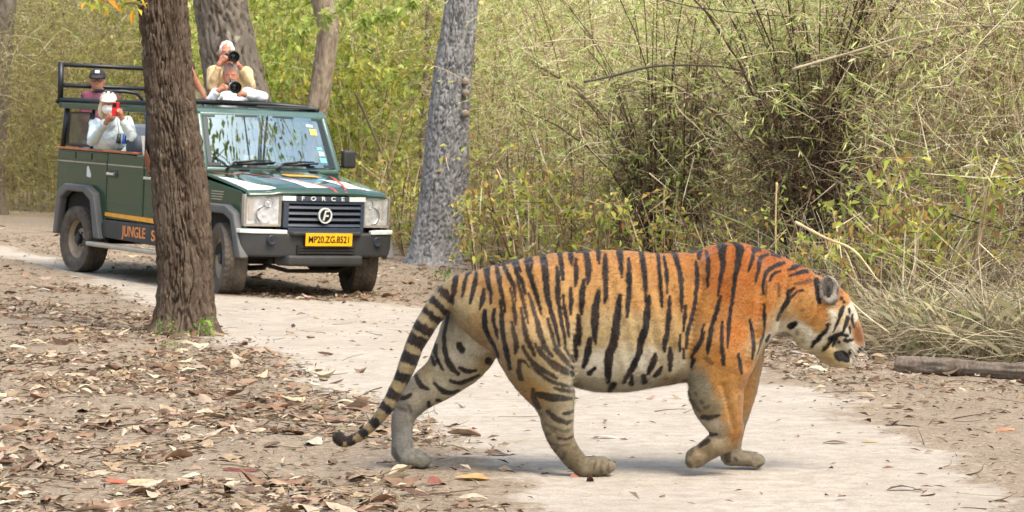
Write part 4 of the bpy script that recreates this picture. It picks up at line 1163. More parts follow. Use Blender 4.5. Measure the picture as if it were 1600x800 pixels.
# ------------------------------------------------------------------ the tiger
def make_tiger():
    TY = 12.0
    def T(px, py, y=0.0): return PX(px, py, TY + y)
    def R(r): return r / 350.0
    h = 0.0056
    lo = T(505, 790); hi = T(1365, 360)
    lo = (lo[0], TY - .34, -0.03); hi = (hi[0] + .02, TY + .34, hi[2])
    v = Vol(lo, hi, h)
    # trunk and neck: outline of the back and belly, half width
    st = [(700, 449, 474, .02), (706, 441, 488, .06), (716, 435, 505, .095), (740, 424, 530, .14), (780, 411, 556, .172), (830, 400.5, 578, .188), (880, 393.5, 598, .2),
          (930, 391, 611, .213), (980, 392, 611, .222), (1030, 395, 603, .222), (1070, 395, 598, .212), (1092, 391, 598, .205), (1112, 384, 598, .197),
          (1140, 379, 594, .185), (1168, 381, 581, .17), (1190, 387, 552, .155), (1206, 394, 528, .14), (1222, 401, 518, .125), (1245, 411, 524, .112), (1268, 424, 536, .105), (1284, 436, 535, .085), (1292, 446, 525, .05)]
    A = np.array([[T(s[0], 0)[0], T(0, s[1])[2], T(0, s[2])[2], s[3]] for s in st])
    A = catmull(A, 5)
    sl, X, Y, Z = v.region((A[0, 0] - .02, TY - .3, .25), (A[-1, 0] + .02, TY + .3, 1.12))
    xs = X[:, 0, 0]
    top, bot, wid = [np.interp(xs, A[:, 0], A[:, i])[:, None, None] for i in (1, 2, 3)]
    c = (top + bot) / 2; hh = (top - bot) / 2
    tz = (Z - c) / hh
    wz = wid * (1 - .12 * np.clip(tz, -1, 1) - 0.06 * np.clip(tz, -1, 1) ** 2)
    q = (np.abs((Y - TY) / wz) ** 2.2 + np.abs(tz) ** 2.2) ** (1 / 2.2)
    d = (q - 1) * np.minimum(hh, wid)
    ex = np.maximum(A[0, 0] - X, X - A[-1, 0])
    d = np.maximum(d, ex)
    v.mix(sl, d, 0)
    E = Matrix.Rotation
    for sgn in (-1, 1):
        # shoulder and haunch muscles
        v.ell(T(1140, 475, sgn * .135), (.165, .062, .27), .06, E(math.radians(6), 3, 'Y'))
        v.ell(T(1122, 545, sgn * .135), (.13, .062, .15), .06)
        v.ell(T(835, 500, sgn * .135), (.2, .07, .25), .06, E(math.radians(-14), 3, 'Y'))
    def leg(pts, k, sy=1.0): v.chain([(*T(px, py, y), R(r)) for px, py, r, y in pts], k, sy)
    def paw(cx, cy, y, L, H, dz=0, toes=True, tilt=0.0):
        v.ell(T(cx, cy, y), (R(L), R(H) * 1.45, R(H)), .02, E(math.radians(tilt), 3, 'Y'))
        if toes:
            for i in range(4):
                o = (i - 1.5) * .027
                p = T(cx + L * .72 - abs(i - 1.5) * 3 + 2, cy + 2.5 + tilt * .35, y); p[1] += o
                v.ell(p, (R(11.5), .0155, R(10.5)), .004)
    # near hind leg
    leg([(836, 535, 62, -.135), (848, 575, 52, -.145), (862, 612, 36, -.15), (869, 640, 28, -.155), (872, 664, 25, -.155), (878, 688, 20, -.155), (893, 712, 16.5, -.155), (908, 727, 15, -.155)], .045, .9)
    paw(932, 730, -.155, 25, 15.5, tilt=-8)
    v.ell(T(915, 735, -.155), (R(15), R(18), R(12)), .02)
    # far hind leg
    leg([(742, 505, 50, .12), (728, 545, 48, .125), (700, 582, 37, .13), (670, 604, 30, .135), (646, 624, 26, .135), (633, 645, 20, .135), (628, 672, 17, .135), (627, 703, 17, .135)], .035, .85)
    paw(645, 717, .135, 24, 14.5)
    # near fore leg, lifted and folded
    leg([(1128, 550, 54, -.13), (1119, 595, 45, -.135), (1121, 625, 40, -.135), (1129, 652, 32, -.135), (1137, 671, 25, -.135), (1133, 684, 22, -.135), (1115, 696, 18, -.135), (1098, 708, 15.5, -.135), (1090, 713, 15, -.135)], .045, .8)
    v.ell(T(1144, 672, -.135), (R(17), R(18), R(16)), .015)
    v.ell(T(1087, 714, -.135), (R(15), R(20), R(13)), .02)
    for i in range(4): v.ell(T(1080, 719, -.135) + np.array([0, (i - 1.5) * .026, -.004 * abs(i - 1.5)]), (R(9), .015, R(9)), .008)
    # far fore leg
    leg([(1150, 560, 45, .11), (1146, 620, 34, .115), (1143, 665, 22, .12), (1141, 700, 17, .12), (1141, 712, 16, .12)], .04, .85)
    paw(1163, 717, .12, 29, 12.5)
    # tail
    tail = [(735, 447, 20), (714, 451, 20.5), (690, 475, 19), (669, 501, 17.5), (649, 537, 15), (635, 574, 13), (621, 607, 11.5), (606, 634, 10.5), (587, 659, 9), (566, 677, 8.2), (548, 688, 7.8), (536, 690, 8), (529, 683, 9.5)]
    v.chain([(*T(px, py, -.015), R(r)) for px, py, r in tail], .03)
    v.ell(T(731, 497, .03), (R(14), .035, R(13)), .02)
    v.ell(T(738, 517, .03), (R(10), .03, R(12)), .02)
    # head: skull, cheeks, muzzle, bridge of the nose, chin
    hy = .012
    v.ell(T(1284, 478, hy), (R(38), .1, R(42)), .04)
    v.ell(T(1304, 476, hy), (R(20), .078, R(32)), .03, E(math.radians(-28), 3, 'Y'))
    for sgn in (-1, 1):
        v.ell(T(1270, 510, hy + sgn * .06), (R(34), .055, R(38)), .035, E(math.radians(-20), 3, 'Y'))
        v.ell(T(1334, 541, hy + sgn * .028), (R(15), .036, R(14)), .012)      # whisker pads
        v.ell(T(1327, 483, hy + sgn * .056), (R(8), .024, R(16)), .014, E(math.radians(-24), 3, 'Y'))   # brow
        v.ell(T(1311, 515, hy + sgn * .06), (R(17), .03, R(22)), .022, E(math.radians(-35), 3, 'Y'))  # cheek bone
        v.ell(T(1330, 500, hy + sgn * .07), (R(6), .014, R(6)), .008, sub=True)                       # eye socket
    v.chain([(*T(1300, 490, hy), R(34)), (*T(1319, 522, hy), R(24)), (*T(1333, 537, hy), R(15))], .025, 1.15)
    v.chain([(*T(1317, 470, hy), R(13)), (*T(1332, 501, hy), R(10)), (*T(1341, 524, hy), R(9)), (*T(1345, 540, hy), R(7.5))], .012, 2.1)
    v.chain([(*T(1286, 540, hy), R(20)), (*T(1304, 557, hy), R(16)), (*T(1321, 563, hy), R(11.5))], .012, 1.5)
    for sgn in (-1, 1):
        a = T(1296, 452, hy + sgn * .1)
        rot = E(math.radians(-10), 3, 'Y') @ E(math.radians(sgn * 12), 3, 'X')
        v.ell(T(1290, 462, hy + sgn * .08), (R(14), .035, R(18)), .02)
        v.ell(a, (R(16), .02, R(23)), .008, rot)
        v.ell(a + np.array([.006, sgn * .022, .004]), (R(13), .024, R(20)), .004, rot, sub=True)
    V, Q = v.surf()
    V = smooth_verts(V, Q, 3, .5)
    N = vnormals(V, Q)
    # fine lumps of muscle and loose skin
    V = V + N * (0.0035 * fbm(V[:, 0] * 9, V[:, 1] * 9, V[:, 2] * 9, 3, 3))[:, None]

    # folds and muscles: shoulder edge, flank fold, ribs, shoulder blade, forearm
    for amp_, wd_, pts_ in ((-.016, .022, [(1098, 440), (1084, 500), (1076, 560), (1072, 600)]), (-.016, .02, [(905, 480), (898, 540), (898, 600)]), (.010, .035, [(1160, 400), (1140, 460), (1120, 530)]),
                            (-.010, .02, [(1190, 450), (1185, 510), (1165, 570)]), (-.008, .018, [(830, 450), (850, 500), (880, 540)]), (.008, .03, [(760, 440), (800, 470), (850, 560)]),
                            (-.008, .014, [(1128, 600), (1138, 640), (1146, 668)]), (-.008, .014, [(858, 640), (864, 672)]), (-.007, .012, [(1235, 430), (1225, 480), (1222, 515)]), (-.008, .012, [(1250, 535), (1275, 500), (1282, 470)]),
                            (-.006, .012, [(1292, 545), (1305, 530), (1325, 528)])):
        G = catmull(np.array([T(a_, b_, -.15)[[0, 2]] for a_, b_ in pts_]), 8) if len(pts_) > 2 else np.array([T(a_, b_, -.15)[[0, 2]] for a_, b_ in pts_])
        dg = np.full(len(V), 9.0)
        for g in G: dg = np.minimum(dg, np.hypot(V[:, 0] - g[0], V[:, 2] - g[1]))
        V = V + N * (amp_ * np.exp(-(dg / wd_) ** 2) * sstep(.03, .09, np.abs(V[:, 1] - TY)))[:, None]
    rb = sstep(.1, .15, np.abs(V[:, 1] - TY)) * sstep(T(930, 0)[0], T(970, 0)[0], V[:, 0]) * sstep(T(1080, 0)[0], T(1050, 0)[0], V[:, 0])
    V = V + N * (.0022 * rb * np.sin((V[:, 0] * 1.0 + V[:, 2] * .25) * 95))[:, None]
    # ---------------- coat
    yy = V[:, 1] - TY
    X2, Z2 = V[:, 0], V[:, 2]
    def XZ(px, py, y): 
        p = T(px, py, y); return p[0], p[2]
    tw = catmull(np.array([[*T(px, py, -.015), R(r)] for px, py, r in tail]), 8)
    best = np.full(len(V), 9.0); tt = np.zeros(len(V))
    for i, p in enumerate(tw):
        dd = np.linalg.norm(V - p[:3], axis=1) - p[3]
        m = dd < best; best[m] = dd[m]; tt[m] = i
    is_tail = (best < .012) & (X2 < T(704, 0)[0])
    fl = catmull(np.array([[*T(px, py, y), R(r)] for px, py, r, y in [(742, 505, 50, .12), (728, 545, 48, .125), (700, 582, 37, .13), (670, 604, 30, .135), (646, 624, 26, .135), (633, 645, 20, .135), (628, 672, 17, .135), (627, 705, 18, .135), (645, 717, 24, .135)]]), 6)
    bf = np.full(len(V), 9.0)
    for p in fl: bf = np.minimum(bf, np.linalg.norm(V - p[:3], axis=1) - p[3])
    far_h = (((bf < .02) & (yy > .02) & (X2 < T(790, 0)[0])) | ((yy > -.02) & (X2 < T(772, 0)[0]) & (Z2 < T(0, 470)[2]))) & ~is_tail
    # base colours of the coat, by place on the flank
    XW = X2 + .014 * fbm(X2 * 13, V[:, 1] * 13, Z2 * 13, 61, 3); ZW = Z2 + .014 * fbm(X2 * 13, V[:, 1] * 13, Z2 * 13, 62, 3)
    def blend(samples, ydep, p=3.6):
        num = 0; den = 0
        for px, py, c in samples:
            x, z = XZ(px, py, ydep)
            w = 1 / (((XW - x) ** 2 + (ZW - z) ** 2) * 1e2 + .008) ** (p / 2)
            num = num + w[:, None] * np.array(srgb(*c)); den = den + w
        return num / den[:, None]
    OR, DOR, TAN, PALE, WHT, GRY = (205, 112, 42), (190, 98, 32), (208, 148, 92), (205, 178, 142), (226, 216, 200), (176, 160, 138)
    body = [(720, 445, (196, 150, 106)), (720, 480, PALE), (760, 430, (208, 148, 96)), (840, 410, (208, 142, 88)), (920, 405, (212, 140, 82)), (1000, 405, (212, 138, 78)), (1070, 405, (210, 128, 64)), (1120, 395, OR), (1160, 395, DOR),
            (760, 500, (200, 158, 116)), (800, 470, TAN), (820, 540, (196, 158, 120)), (870, 470, (212, 158, 106)), (870, 540, (196, 164, 128)), (930, 450, (212, 152, 98)), (930, 520, (212, 178, 138)), (930, 570, WHT), (930, 605, (200, 188, 170)), (1000, 460, (212, 150, 94)), (1000, 520, (210, 174, 132)), (1000, 565, WHT), (1000, 600, (208, 196, 178)),
            (1050, 450, (208, 142, 84)), (1050, 520, (206, 162, 116)), (1055, 570, (222, 206, 184)), (1055, 594, (170, 144, 116)), (1090, 470, (206, 132, 66)), (1090, 550, (202, 136, 72)), (1130, 450, OR), (1170, 430, OR), (1150, 520, (206, 116, 46)), (1180, 480, (206, 116, 46)), (1120, 560, (208, 130, 62)), (1160, 570, (206, 132, 66)), (1190, 520, (206, 130, 62)), (1200, 470, (204, 124, 56)), (1215, 430, OR), (1200, 400, DOR),
            (1202, 528, WHT), (1188, 550, (214, 176, 134)), (1225, 490, (206, 164, 118)), (1225, 515, WHT), (1240, 450, (200, 122, 56)), (1255, 425, DOR), (1250, 480, (204, 136, 76)), (1245, 510, WHT), (1255, 530, (222, 206, 180)), (1275, 545, (222, 208, 182)), (1270, 480, (206, 140, 80)), (1272, 505, (200, 132, 72)), (1287, 496, (200, 126, 62)), (1278, 490, (200, 126, 62)), (1283, 510, (202, 134, 72)), (1275, 516, (206, 150, 98)), (1268, 529, WHT), (1318, 462, (200, 122, 56)), (1324, 473, (200, 126, 60)), (1260, 495, (200, 132, 72)), (1290, 485, (200, 128, 64)), (1262, 520, WHT), (1292, 516, WHT), (1280, 535, WHT), (1303, 490, WHT), (1296, 478, (204, 134, 74)), (1308, 503, WHT), (1320, 470, (200, 126, 60)), (1312, 458, (200, 122, 56)), (1308, 470, (200, 124, 58)), (1318, 500, (222, 190, 150)), (1331, 478, WHT), (1336, 495, WHT), (1322, 522, WHT), (1310, 535, (214, 190, 158)), (1330, 540, WHT), (1341, 520, (158, 92, 40)), (1346, 532, (150, 84, 38)), (1343, 525, (156, 90, 40)), (1338, 507, (190, 116, 54)), (1300, 558, (206, 168, 124)), (1315, 570, (214, 184, 146)), (1293, 547, (210, 178, 138)), (1332, 552, WHT),
            (850, 585, (186, 160, 126)), (835, 610, (188, 138, 86)), (880, 600, (188, 170, 144)), (865, 640, (172, 154, 128)), (890, 650, (196, 182, 158)), (870, 690, (150, 134, 112)), (895, 715, (136, 120, 98)), (930, 730, (160, 146, 124)), (955, 728, (166, 152, 132)),
            (1090, 600, (156, 142, 122)), (1092, 625, (158, 144, 124)), (1125, 590, (206, 138, 74)), (1150, 600, (208, 140, 76)), (1155, 640, (206, 140, 78)), (1140, 640, (204, 142, 84)), (1108, 640, (172, 150, 124)), (1115, 660, (208, 196, 178)), (1122, 682, (198, 178, 152)), (1150, 675, (190, 128, 72)), (1100, 700, (150, 128, 104)), (1085, 714, (160, 140, 114))]
    C = blend(body, -.14)
    far_h_s = [(735, 490, (188, 170, 146)), (745, 530, (222, 212, 196)), (765, 570, (212, 180, 142)), (715, 530, (206, 192, 172)), (715, 560, (214, 202, 184)), (690, 580, (204, 188, 166)), (665, 570, (196, 164, 128)), (655, 610, (196, 184, 168)), (700, 600, (208, 196, 178)), (635, 640, (178, 172, 164)), (627, 690, (160, 158, 154)), (650, 720, (150, 144, 134))]
    C2 = blend(far_h_s, .13); C[far_h] = C2[far_h]
    ff = (yy > .04) & (Z2 < T(0, 640)[2]) & (X2 > T(1100, 0)[0])
    wff = ((yy > .04) & (X2 > T(1100, 0)[0])) * sstep(T(0, 625)[2], T(0, 690)[2], Z2)
    C = C * (1 - wff[:, None]) + np.array(srgb(178, 166, 148)) * wff[:, None]
    Ct = np.array(srgb(176, 152, 124)); C[is_tail] = Ct
    lum = C @ np.array([.3, .59, .11])
    C = C * .98 + lum[:, None] * .02
    sat = (1 - C.min(1) / C.max(1))[:, None]
    wl = sstep(.42, .68, lum)[:, None] * (1 - sat)
    C = C * (np.array([[.72, .70, .68]]) * (1 + .5 * wl) * (1 - sat) + np.array([[.68, .77, .55]]) * sat)
    C *= 1 - (sstep(.42, .12, Z2) * np.where(far_h, -.1, 1))[:, None] * np.array([[.12, .17, .18]])  # lower legs darkened: dirt, and shade put into the coat colour
    C *= .78
    # colour varies a little from tuft to tuft
    nz = fbm(X2 * 60, V[:, 1] * 60, Z2 * 40, 5, 3); nz2 = fbm(X2 * 30 + Z2 * 40, V[:, 1] * 60, Z2 * 130, 8, 2); nz3 = fbm(X2 * 7, V[:, 1] * 7, Z2 * 7, 9, 2)
    C = C * (1 + .10 * nz + .10 * nz2 + .07 * nz3)[:, None]

    ST = []   # (zoom origin, scale, depth, which, darkness, points)
    ZA = (690, 370, 3.636); ZB = (880, 370, 3.077); ZC = (1040, 365, 3.077); ZF = (1240, 420, 4.708); ZD = (800, 540, 3.636); ZE = (1040, 560, 4.444); ZG = (600, 430, 2.58)
    def add(z, y, which, dark, *strs):
        for s in strs: 
            v_ = [float(t) for t in s.replace(',', ' ').split()]
            ST.append((z, y, which, dark, np.array(v_).reshape(-1, 3)))
    add(ZA, -.14, 'n', 1, '80 220 14 70 290 16 58 350 12 60 385 6', '155 200 16 140 225 8', '135 245 9 125 295 10 115 340 5', '195 210 8 190 260 13 175 320 11 163 380 5',
        '255 180 18 258 230 16 270 280 12 280 330 9 278 375 4', '240 300 8 232 360 13 217 410 5', '312 180 9 325 240 13 338 300 12 350 360 9 362 425 4', '350 165 8 375 210 12 400 260 12 415 310 8 420 360 4',
        '410 150 10 425 200 11 455 255 10 475 320 6', '430 150 6 450 195 6', '485 120 12 488 170 13 510 240 13 530 310 12 548 370 9 562 435 4', '500 115 8 512 150 9 510 185 5',
        '575 100 16 583 160 19 590 240 17 598 320 14 615 400 13 640 480 11 655 550 8 668 610 4', '672 95 12 680 160 13 690 240 6', '655 170 7 660 250 12 658 320 14 668 400 10 680 480 9 695 560 8 700 600 5',
        '738 90 13 738 130 9 740 165 4', '763 130 7 765 200 12 760 275 6', '732 290 8 732 360 11 732 435 7', '690 330 7 695 400 9 710 470 10 722 560 5', '775 450 10 778 520 16 780 600 8', '760 560 8 757 620 11 760 690 5',
        '245 420 10 245 490 14 265 560 12 300 620 10 325 680 6', '300 410 7 295 470 10 310 530 8 318 575 4', '335 360 8 342 440 10 345 520 12 358 600 12 375 670 12 388 740 8')
    add(ZA, -.14, 'n', .92, '390 290 6 405 360 8 415 430 9 420 490 6', '400 480 8 412 540 12 425 610 14 415 650 8', '430 240 6 450 310 8 470 390 9 490 480 4', '450 400 6 465 480 10 480 560 14 510 620 10 530 665 5',
        '495 320 7 520 400 10 545 480 13 560 550 14 590 620 12 625 665 6', '600 460 6 620 530 9 640 600 10 680 660 9 720 710 7 745 740 4', '700 620 6 725 670 7 750 705 5', '460 610 7 490 670 10 540 720 12 600 760 12 650 790 8',
        '530 600 6 570 660 11 640 710 13 700 745 12 745 775 6', '440 690 8 445 740 8 450 790 6', '445 690 6 470 695 6 492 725 5')
    add(ZA, -.05, 'n', 1, '310 160 9 380 140 9 455 115 8', '490 100 7 545 92 5', '570 88 7 630 84 5 700 84 5', '765 85 5 800 83 6')
    add(ZB, -.16, 'n', 1, '37 75 10 38 110 9 40 135 4', '62 110 6 62 170 10 57 235 5', '110 75 12 120 130 15 122 190 12 115 225 6', '100 210 9 90 280 14 87 340 11 88 370 5', '172 70 12 172 100 9 173 130 4',
        '205 90 7 203 150 13 203 220 12 203 280 10 197 315 5', '275 65 14 277 110 13 280 160 7 281 195 3', '318 110 6 317 180 12 314 260 12 308 330 10 305 380 4', '380 75 12 387 140 13 393 210 10 394 270 7 395 310 4',
        '460 75 9 463 150 8 466 230 8 472 335 4', '490 100 5 497 170 8 499 270 4', '538 75 11 553 130 12 566 200 11 567 280 9 565 355 4', '642 120 7 643 200 9 635 290 9 618 380 9 595 450 8 590 530 5', '35 245 7 34 310 8 36 370 4',
        '0 290 5 10 370 7 25 470 5', '72 380 8 75 450 13 75 515 6', '57 480 6 58 540 9 60 590 6', '170 255 7 155 330 16 150 400 18 148 470 12 152 510 4', '270 280 9 258 360 16 250 440 20 238 510 18 220 560 20 215 640 16 215 700 10',
        '410 285 8 400 360 14 392 430 15 370 500 17 360 560 14 335 620 14 290 700 8', '510 285 6 505 360 10 497 440 11 485 510 12 484 550 6', '585 330 6 580 390 8 575 450 4', '127 485 8 118 550 16 97 625 8', '150 630 6 125 655 10',
        '440 560 6 430 600 16 408 655 7', '508 530 8 512 580 14 513 640 7', '470 625 6 455 655 12 440 670 6', '330 665 7 328 710 12', '385 670 12 390 700 16', '240 715 16 225 745 12', '560 470 5 556 510 6 557 545 4', '575 535 5 580 580 7',
        '670 420 4 655 490 7 630 540 7 612 570 3')
    add(ZB, -.05, 'n', 1, '80 70 4 130 66 5', '270 62 6 300 64 4', '410 70 5 430 72 6', '460 70 5 520 72 4', '605 68 8 640 68 8')
    add(ZC, -.14, 'n', 1, '175 80 10 165 110 9 160 125 4', '203 90 5 202 150 10 200 200 8 198 255 4', '278 45 16 270 95 17 272 150 11 258 220 9 247 295 4', '330 40 12 355 70 18 345 120 13 340 160 13 325 220 9 318 300 8 305 370 8 295 440 9 288 540 4',
        '455 75 13 430 85 11 410 130 8 393 180 4', '500 105 6 460 120 9 445 165 8 428 235 4', '578 145 5 530 158 8 485 185 8 468 230 7 466 290 4', '555 183 4 520 195 5 500 225 4', '660 158 5 630 165 8 595 178 4', '693 183 6 650 192 7 600 205 4',
        '620 265 6 595 285 8 590 320 10 565 360 9 540 415 5', '665 273 4 630 285 6 610 305 4', '258 300 5 240 370 9 215 440 9 200 520 8 193 570 4', '265 420 4 260 500 8 262 560 10 270 620 7', '400 410 4 410 470 8 420 540 8 412 600 4',
        '470 340 5 472 410 7 470 480 5 455 530 5 440 575 4', '340 570 5 350 620 9 358 665 6', '500 490 6 490 520 9', '630 435 8 608 447 16', '180 470 5 150 540 8 120 590 4', '735 230 12 740 280 14 745 330 10', '130 600 7 120 640 5', '525 100 8 560 112 8', '415 45 4 450 62 6')
    add(ZC, -.14, 'n', .6, '700 230 9 660 240 8 625 242 4', '185 590 8 215 615 8', '482 230 3 480 300 4', '545 240 4 545 300 4')
    add(ZF, -.08, 'n', 1, '185 110 14 180 180 24 190 245 14', '355 220 7 356 222 7', '373 245 8 374 248 8', '365 280 12 350 310 16 330 370 9 305 430 7 292 465 4', '400 360 14 385 400 16 370 440 9 362 470 6', '408 295 7 418 330 6',
        '262 520 16 300 505 16 340 482 16 380 490 10 400 495 8', '215 605 8 240 575 12 270 545 10 320 515 6', '290 570 8 305 540 8 325 520 4', '335 540 7 337 545 7', '380 525 14 405 535 10 420 520 6', '430 530 10 445 525 5',
        '318 632 18 345 645 36 385 655 34 405 680 16', '420 600 8 425 630 10', '245 415 14 235 455 14 205 480 14 170 515 18 140 550 14 130 575 8', '435 340 10 432 380 8 450 430 6', '415 430 8 420 470 6', '500 598 16 492 612 14')
    add(ZF, -.08, 'n', .45, '60 300 10 62 305 10', '45 235 8 50 232 8', '70 525 10 72 530 8', '20 450 8 25 480 8')
    add(ZD, -.155, 'n', .9, '40 80 8 38 130 10 50 180 14', '140 265 14 200 280 22 270 290 18 340 297 8', '120 240 10 125 300 16 150 345 14', '200 370 10 240 400 14 300 430 12 335 425 6', '290 380 6 340 372 8', '260 520 6 310 525 6 345 512 6',
        '240 230 6 290 245 10 345 255 8', '230 200 5 290 220 8 345 230 5', '60 0 7 100 70 9 150 140 11 230 195 10 340 230 6', '150 0 8 190 60 10 250 120 10 345 165 6', '240 10 8 290 70 9 345 125 6', '300 10 7 345 70 7')
    add(ZD, -.155, 'n', .5, '190 505 8 220 495 5', '190 440 6 240 462 7 300 480 6 340 470 4', '205 545 5 250 560 6 320 560 4', '265 560 6 245 590 6', '300 600 6 285 640 6', '545 690 8 548 705 8', '440 735 14 480 735 8', '75 90 6 120 120 6', '512 645 3 502 680 3 505 715 3', '552 650 3 545 680 3 550 715 3', '470 660 3 462 690 3')  # thin last strokes darken the creases between the toes, shade drawn into the coat
    add(ZE, -.135, 'n', .9, '245 400 12 300 400 14 365 382 5', '315 525 14 345 520 10', '290 570 14 255 590 14 235 605 10')
    add(ZE, -.135, 'n', .55, '185 630 12 165 660 10', '150 720 12 165 735 10', '150 220 10 170 290 10 230 360 12', '200 230 8 205 240 8', '240 290 9 250 300 9', '260 330 9 290 320 7')
    add(ZG, .13, 'f', .95, '265 140 4 245 230 7 250 310 9 270 360 12 300 390 8', '305 275 12 315 295 12', '305 365 6 340 382 9 370 378 5', '270 420 7 310 430 8 350 415 7 385 398 4', '205 430 5 235 460 9 270 470 8 300 462 5',
        '210 280 6 210 320 7 230 360 6 240 375 4', '195 330 7 205 355 6', '130 405 8 150 440 10 180 455 5', '60 495 6 90 490 8 110 475 5', '180 510 7 185 540 7', '420 340 12 440 355 10 470 350 6', '215 500 6 235 510 5')
    add(ZG, .13, 'f', .5, '55 530 4 90 540 5', '100 520 5 110 545 5', '40 700 8 60 740 8')
    add(ZE, .12, 'ff', .7, '420 640 18 430 700 18', '480 690 10 490 700 8', '640 740 10 670 730 8')
    M = np.zeros(len(V)); 
    jx = 1.6 * fbm(X2 * 45, V[:, 1] * 45, Z2 * 30, 11, 2) + 1.5 * fbm(X2 * 160, V[:, 1] * 160, Z2 * 50, 12, 2)
    masks = {'n': ~far_h & ~is_tail & ~ff, 'f': far_h, 'ff': ff}
    idx = {k: np.where(m)[0] for k, m in masks.items()}
    for z, y, which, dark, P in ST:
        Q3 = np.array([[*XZ(z[0] + a / z[2], z[1] + b / z[2], y), w / z[2]] for a, b, w in P])
        if len(Q3) > 2: Q3 = catmull(Q3, 4)
        I = idx[which]
        lo_, hi_ = Q3[:, :2].min(0) - .05, Q3[:, :2].max(0) + .05
        I = I[(X2[I] > lo_[0]) & (X2[I] < hi_[0]) & (Z2[I] > lo_[1]) & (Z2[I] < hi_[1])]
        if z is ZF or z is ZC: pass
        if not len(I): continue
        e = np.full(len(I), 99.0)
        for a, b in zip(Q3[:-1], Q3[1:]):
            bx, bz = b[0] - a[0], b[1] - a[1]; L2 = bx * bx + bz * bz + 1e-12
            t = np.clip(((X2[I] - a[0]) * bx + (Z2[I] - a[1]) * bz) / L2, 0, 1)
            dd = np.hypot(X2[I] - a[0] - t * bx, Z2[I] - a[1] - t * bz) * 350 - (a[2] + t * (b[2] - a[2]))
            e = np.minimum(e, dd)
        m = dark * (1 - sstep(-.9, 1.5, e - .45 + .5 * jx[I]))
        M[I] = np.maximum(M[I], m)
    # rings of the tail
    ring = [((700, 462), 6), ((686, 478), 5), ((674, 492), 5), ((660, 512), 7), ((646, 530), 9), ((634, 557), 9), ((624, 587), 8), ((613, 616), 7.5), ((602, 636), 6.5), ((585, 660), 6.5), ((567, 676), 6), ((548, 688), 6.5), ((529, 684), 12)]
    for (px, py), w in ring:
        p = T(px, py, -.015)
        k = np.argmin(np.linalg.norm(tw[:, :3] - p, axis=1))
        tan = tw[min(k + 1, len(tw) - 1), :3] - tw[max(k - 1, 0), :3]; tan /= np.linalg.norm(tan)
        I = np.where(is_tail)[0]
        dpar = np.abs((V[I] - p) @ tan) * 350 + 1.2 * jx[I]
        near = np.linalg.norm(V[I] - p, axis=1) < .085
        M[I] = np.maximum(M[I], (1 - sstep(w - 1.5, w + 1.5, dpar)) * near)
    BL = np.array(srgb(17, 14, 14)); BR = np.array(srgb(74, 50, 34))
    brn = np.clip(fbm(X2 * 14, 0, Z2 * 14, 21, 2) * .5 + .25, 0, 1)[:, None]
    brn = brn * (X2 < T(1240, 0)[0])[:, None]
    K = BL * (1 - brn * .45) + BR * brn * .45
    C = C * (1 - M[:, None]) + K * M[:, None]
    # nose leather, mouth and ear lining
    na = T(1348, 545, hy); nd = np.linalg.norm((V - na) * [1, .6, 1], axis=1)
    C = np.where((nd < .02)[:, None], np.array(srgb(96, 54, 44)), C)
    for sgn in (-1, 1):
        ea = T(1297, 452, hy + sgn * .1)
        inn = (np.abs(X2 - ea[0]) < R(17)) & (np.abs(Z2 - ea[2]) < R(25)) & (sgn * N[:, 1] > .05) & (sgn * (V[:, 1] - TY - hy) > .075) 
        rim = np.hypot((X2 - ea[0]) / R(17), (Z2 - ea[2]) / R(25))
        g = np.clip(.5 + .5 * fbm(X2 * 70, 0, Z2 * 20, 31, 2), 0, 1)[:, None]
        cc = np.array(srgb(176, 166, 152)) * g + np.array(srgb(74, 66, 60)) * (1 - g)
        dk = (np.hypot((X2 - ea[0] + .012) / R(9.5), (Z2 - ea[2] - .012) / R(17)) < 1)[:, None]
        cc = np.where(dk, cc * .25, cc)
        cc = np.where((rim > .86)[:, None], np.array(srgb(128, 112, 96)), cc)
        C = np.where((inn & (rim < 1.05))[:, None], cc, C)
    C = np.clip(C, .004, .9)
    org = np.array([0.25, TY, 0.0])
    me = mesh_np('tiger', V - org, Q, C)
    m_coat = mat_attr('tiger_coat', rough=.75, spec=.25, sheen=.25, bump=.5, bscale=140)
    tg = link('tiger', me, m_coat); tg.location = org
    tag(tg, 'large orange tiger with black stripes walking across the dirt track', 'tiger')
    # ---------------- fur: short hairs all over, longer on belly, cheeks and back of the legs
    Tn = np.concatenate([Q[:, :3], Q[:, [0, 2, 3]]])
    fa = np.linalg.norm(np.cross(V[Tn[:, 1]] - V[Tn[:, 0]], V[Tn[:, 2]] - V[Tn[:, 0]]), axis=1)
    nh = 210000
    fi = np.searchsorted(np.cumsum(fa) / fa.sum(), rng.random(nh)); fi = np.minimum(fi, len(Tn) - 1)
    w1 = rng.random((nh, 3)); w1 /= w1.sum(1)[:, None]
    tri = Tn[fi]
    P = np.einsum('ij,ijk->ik', w1, V[tri]); n = N[tri[:, 0]]; c = C[tri[:, 0]]
    low = sstep(T(0, 600)[2], T(0, 660)[2], P[:, 2])
    flow = np.stack([-.9 + .55 * low, np.zeros(nh), -.35 - .6 * low], 1)
    tm = is_tail[tri[:, 0]]
    flow[tm] = (-.55, 0, -.8)
    flow += rng.normal(0, .22, (nh, 3))
    flow -= n * (flow * n).sum(1)[:, None]
    flow /= np.linalg.norm(flow, axis=1)[:, None] + 1e-9
    ln = np.full(nh, .0105) * rng.uniform(.6, 1.3, nh)
    belly = (P[:, 2] < T(0, 585)[2]) & (P[:, 2] > T(0, 625)[2]) & (P[:, 0] > T(895, 0)[0]) & (P[:, 0] < T(1085, 0)[0]) & (n[:, 2] < .1)
    ln[belly] *= 2.0
    cheek = (np.hypot(P[:, 0] - T(1268, 0)[0], P[:, 2] - T(0, 520)[2]) < R(34))
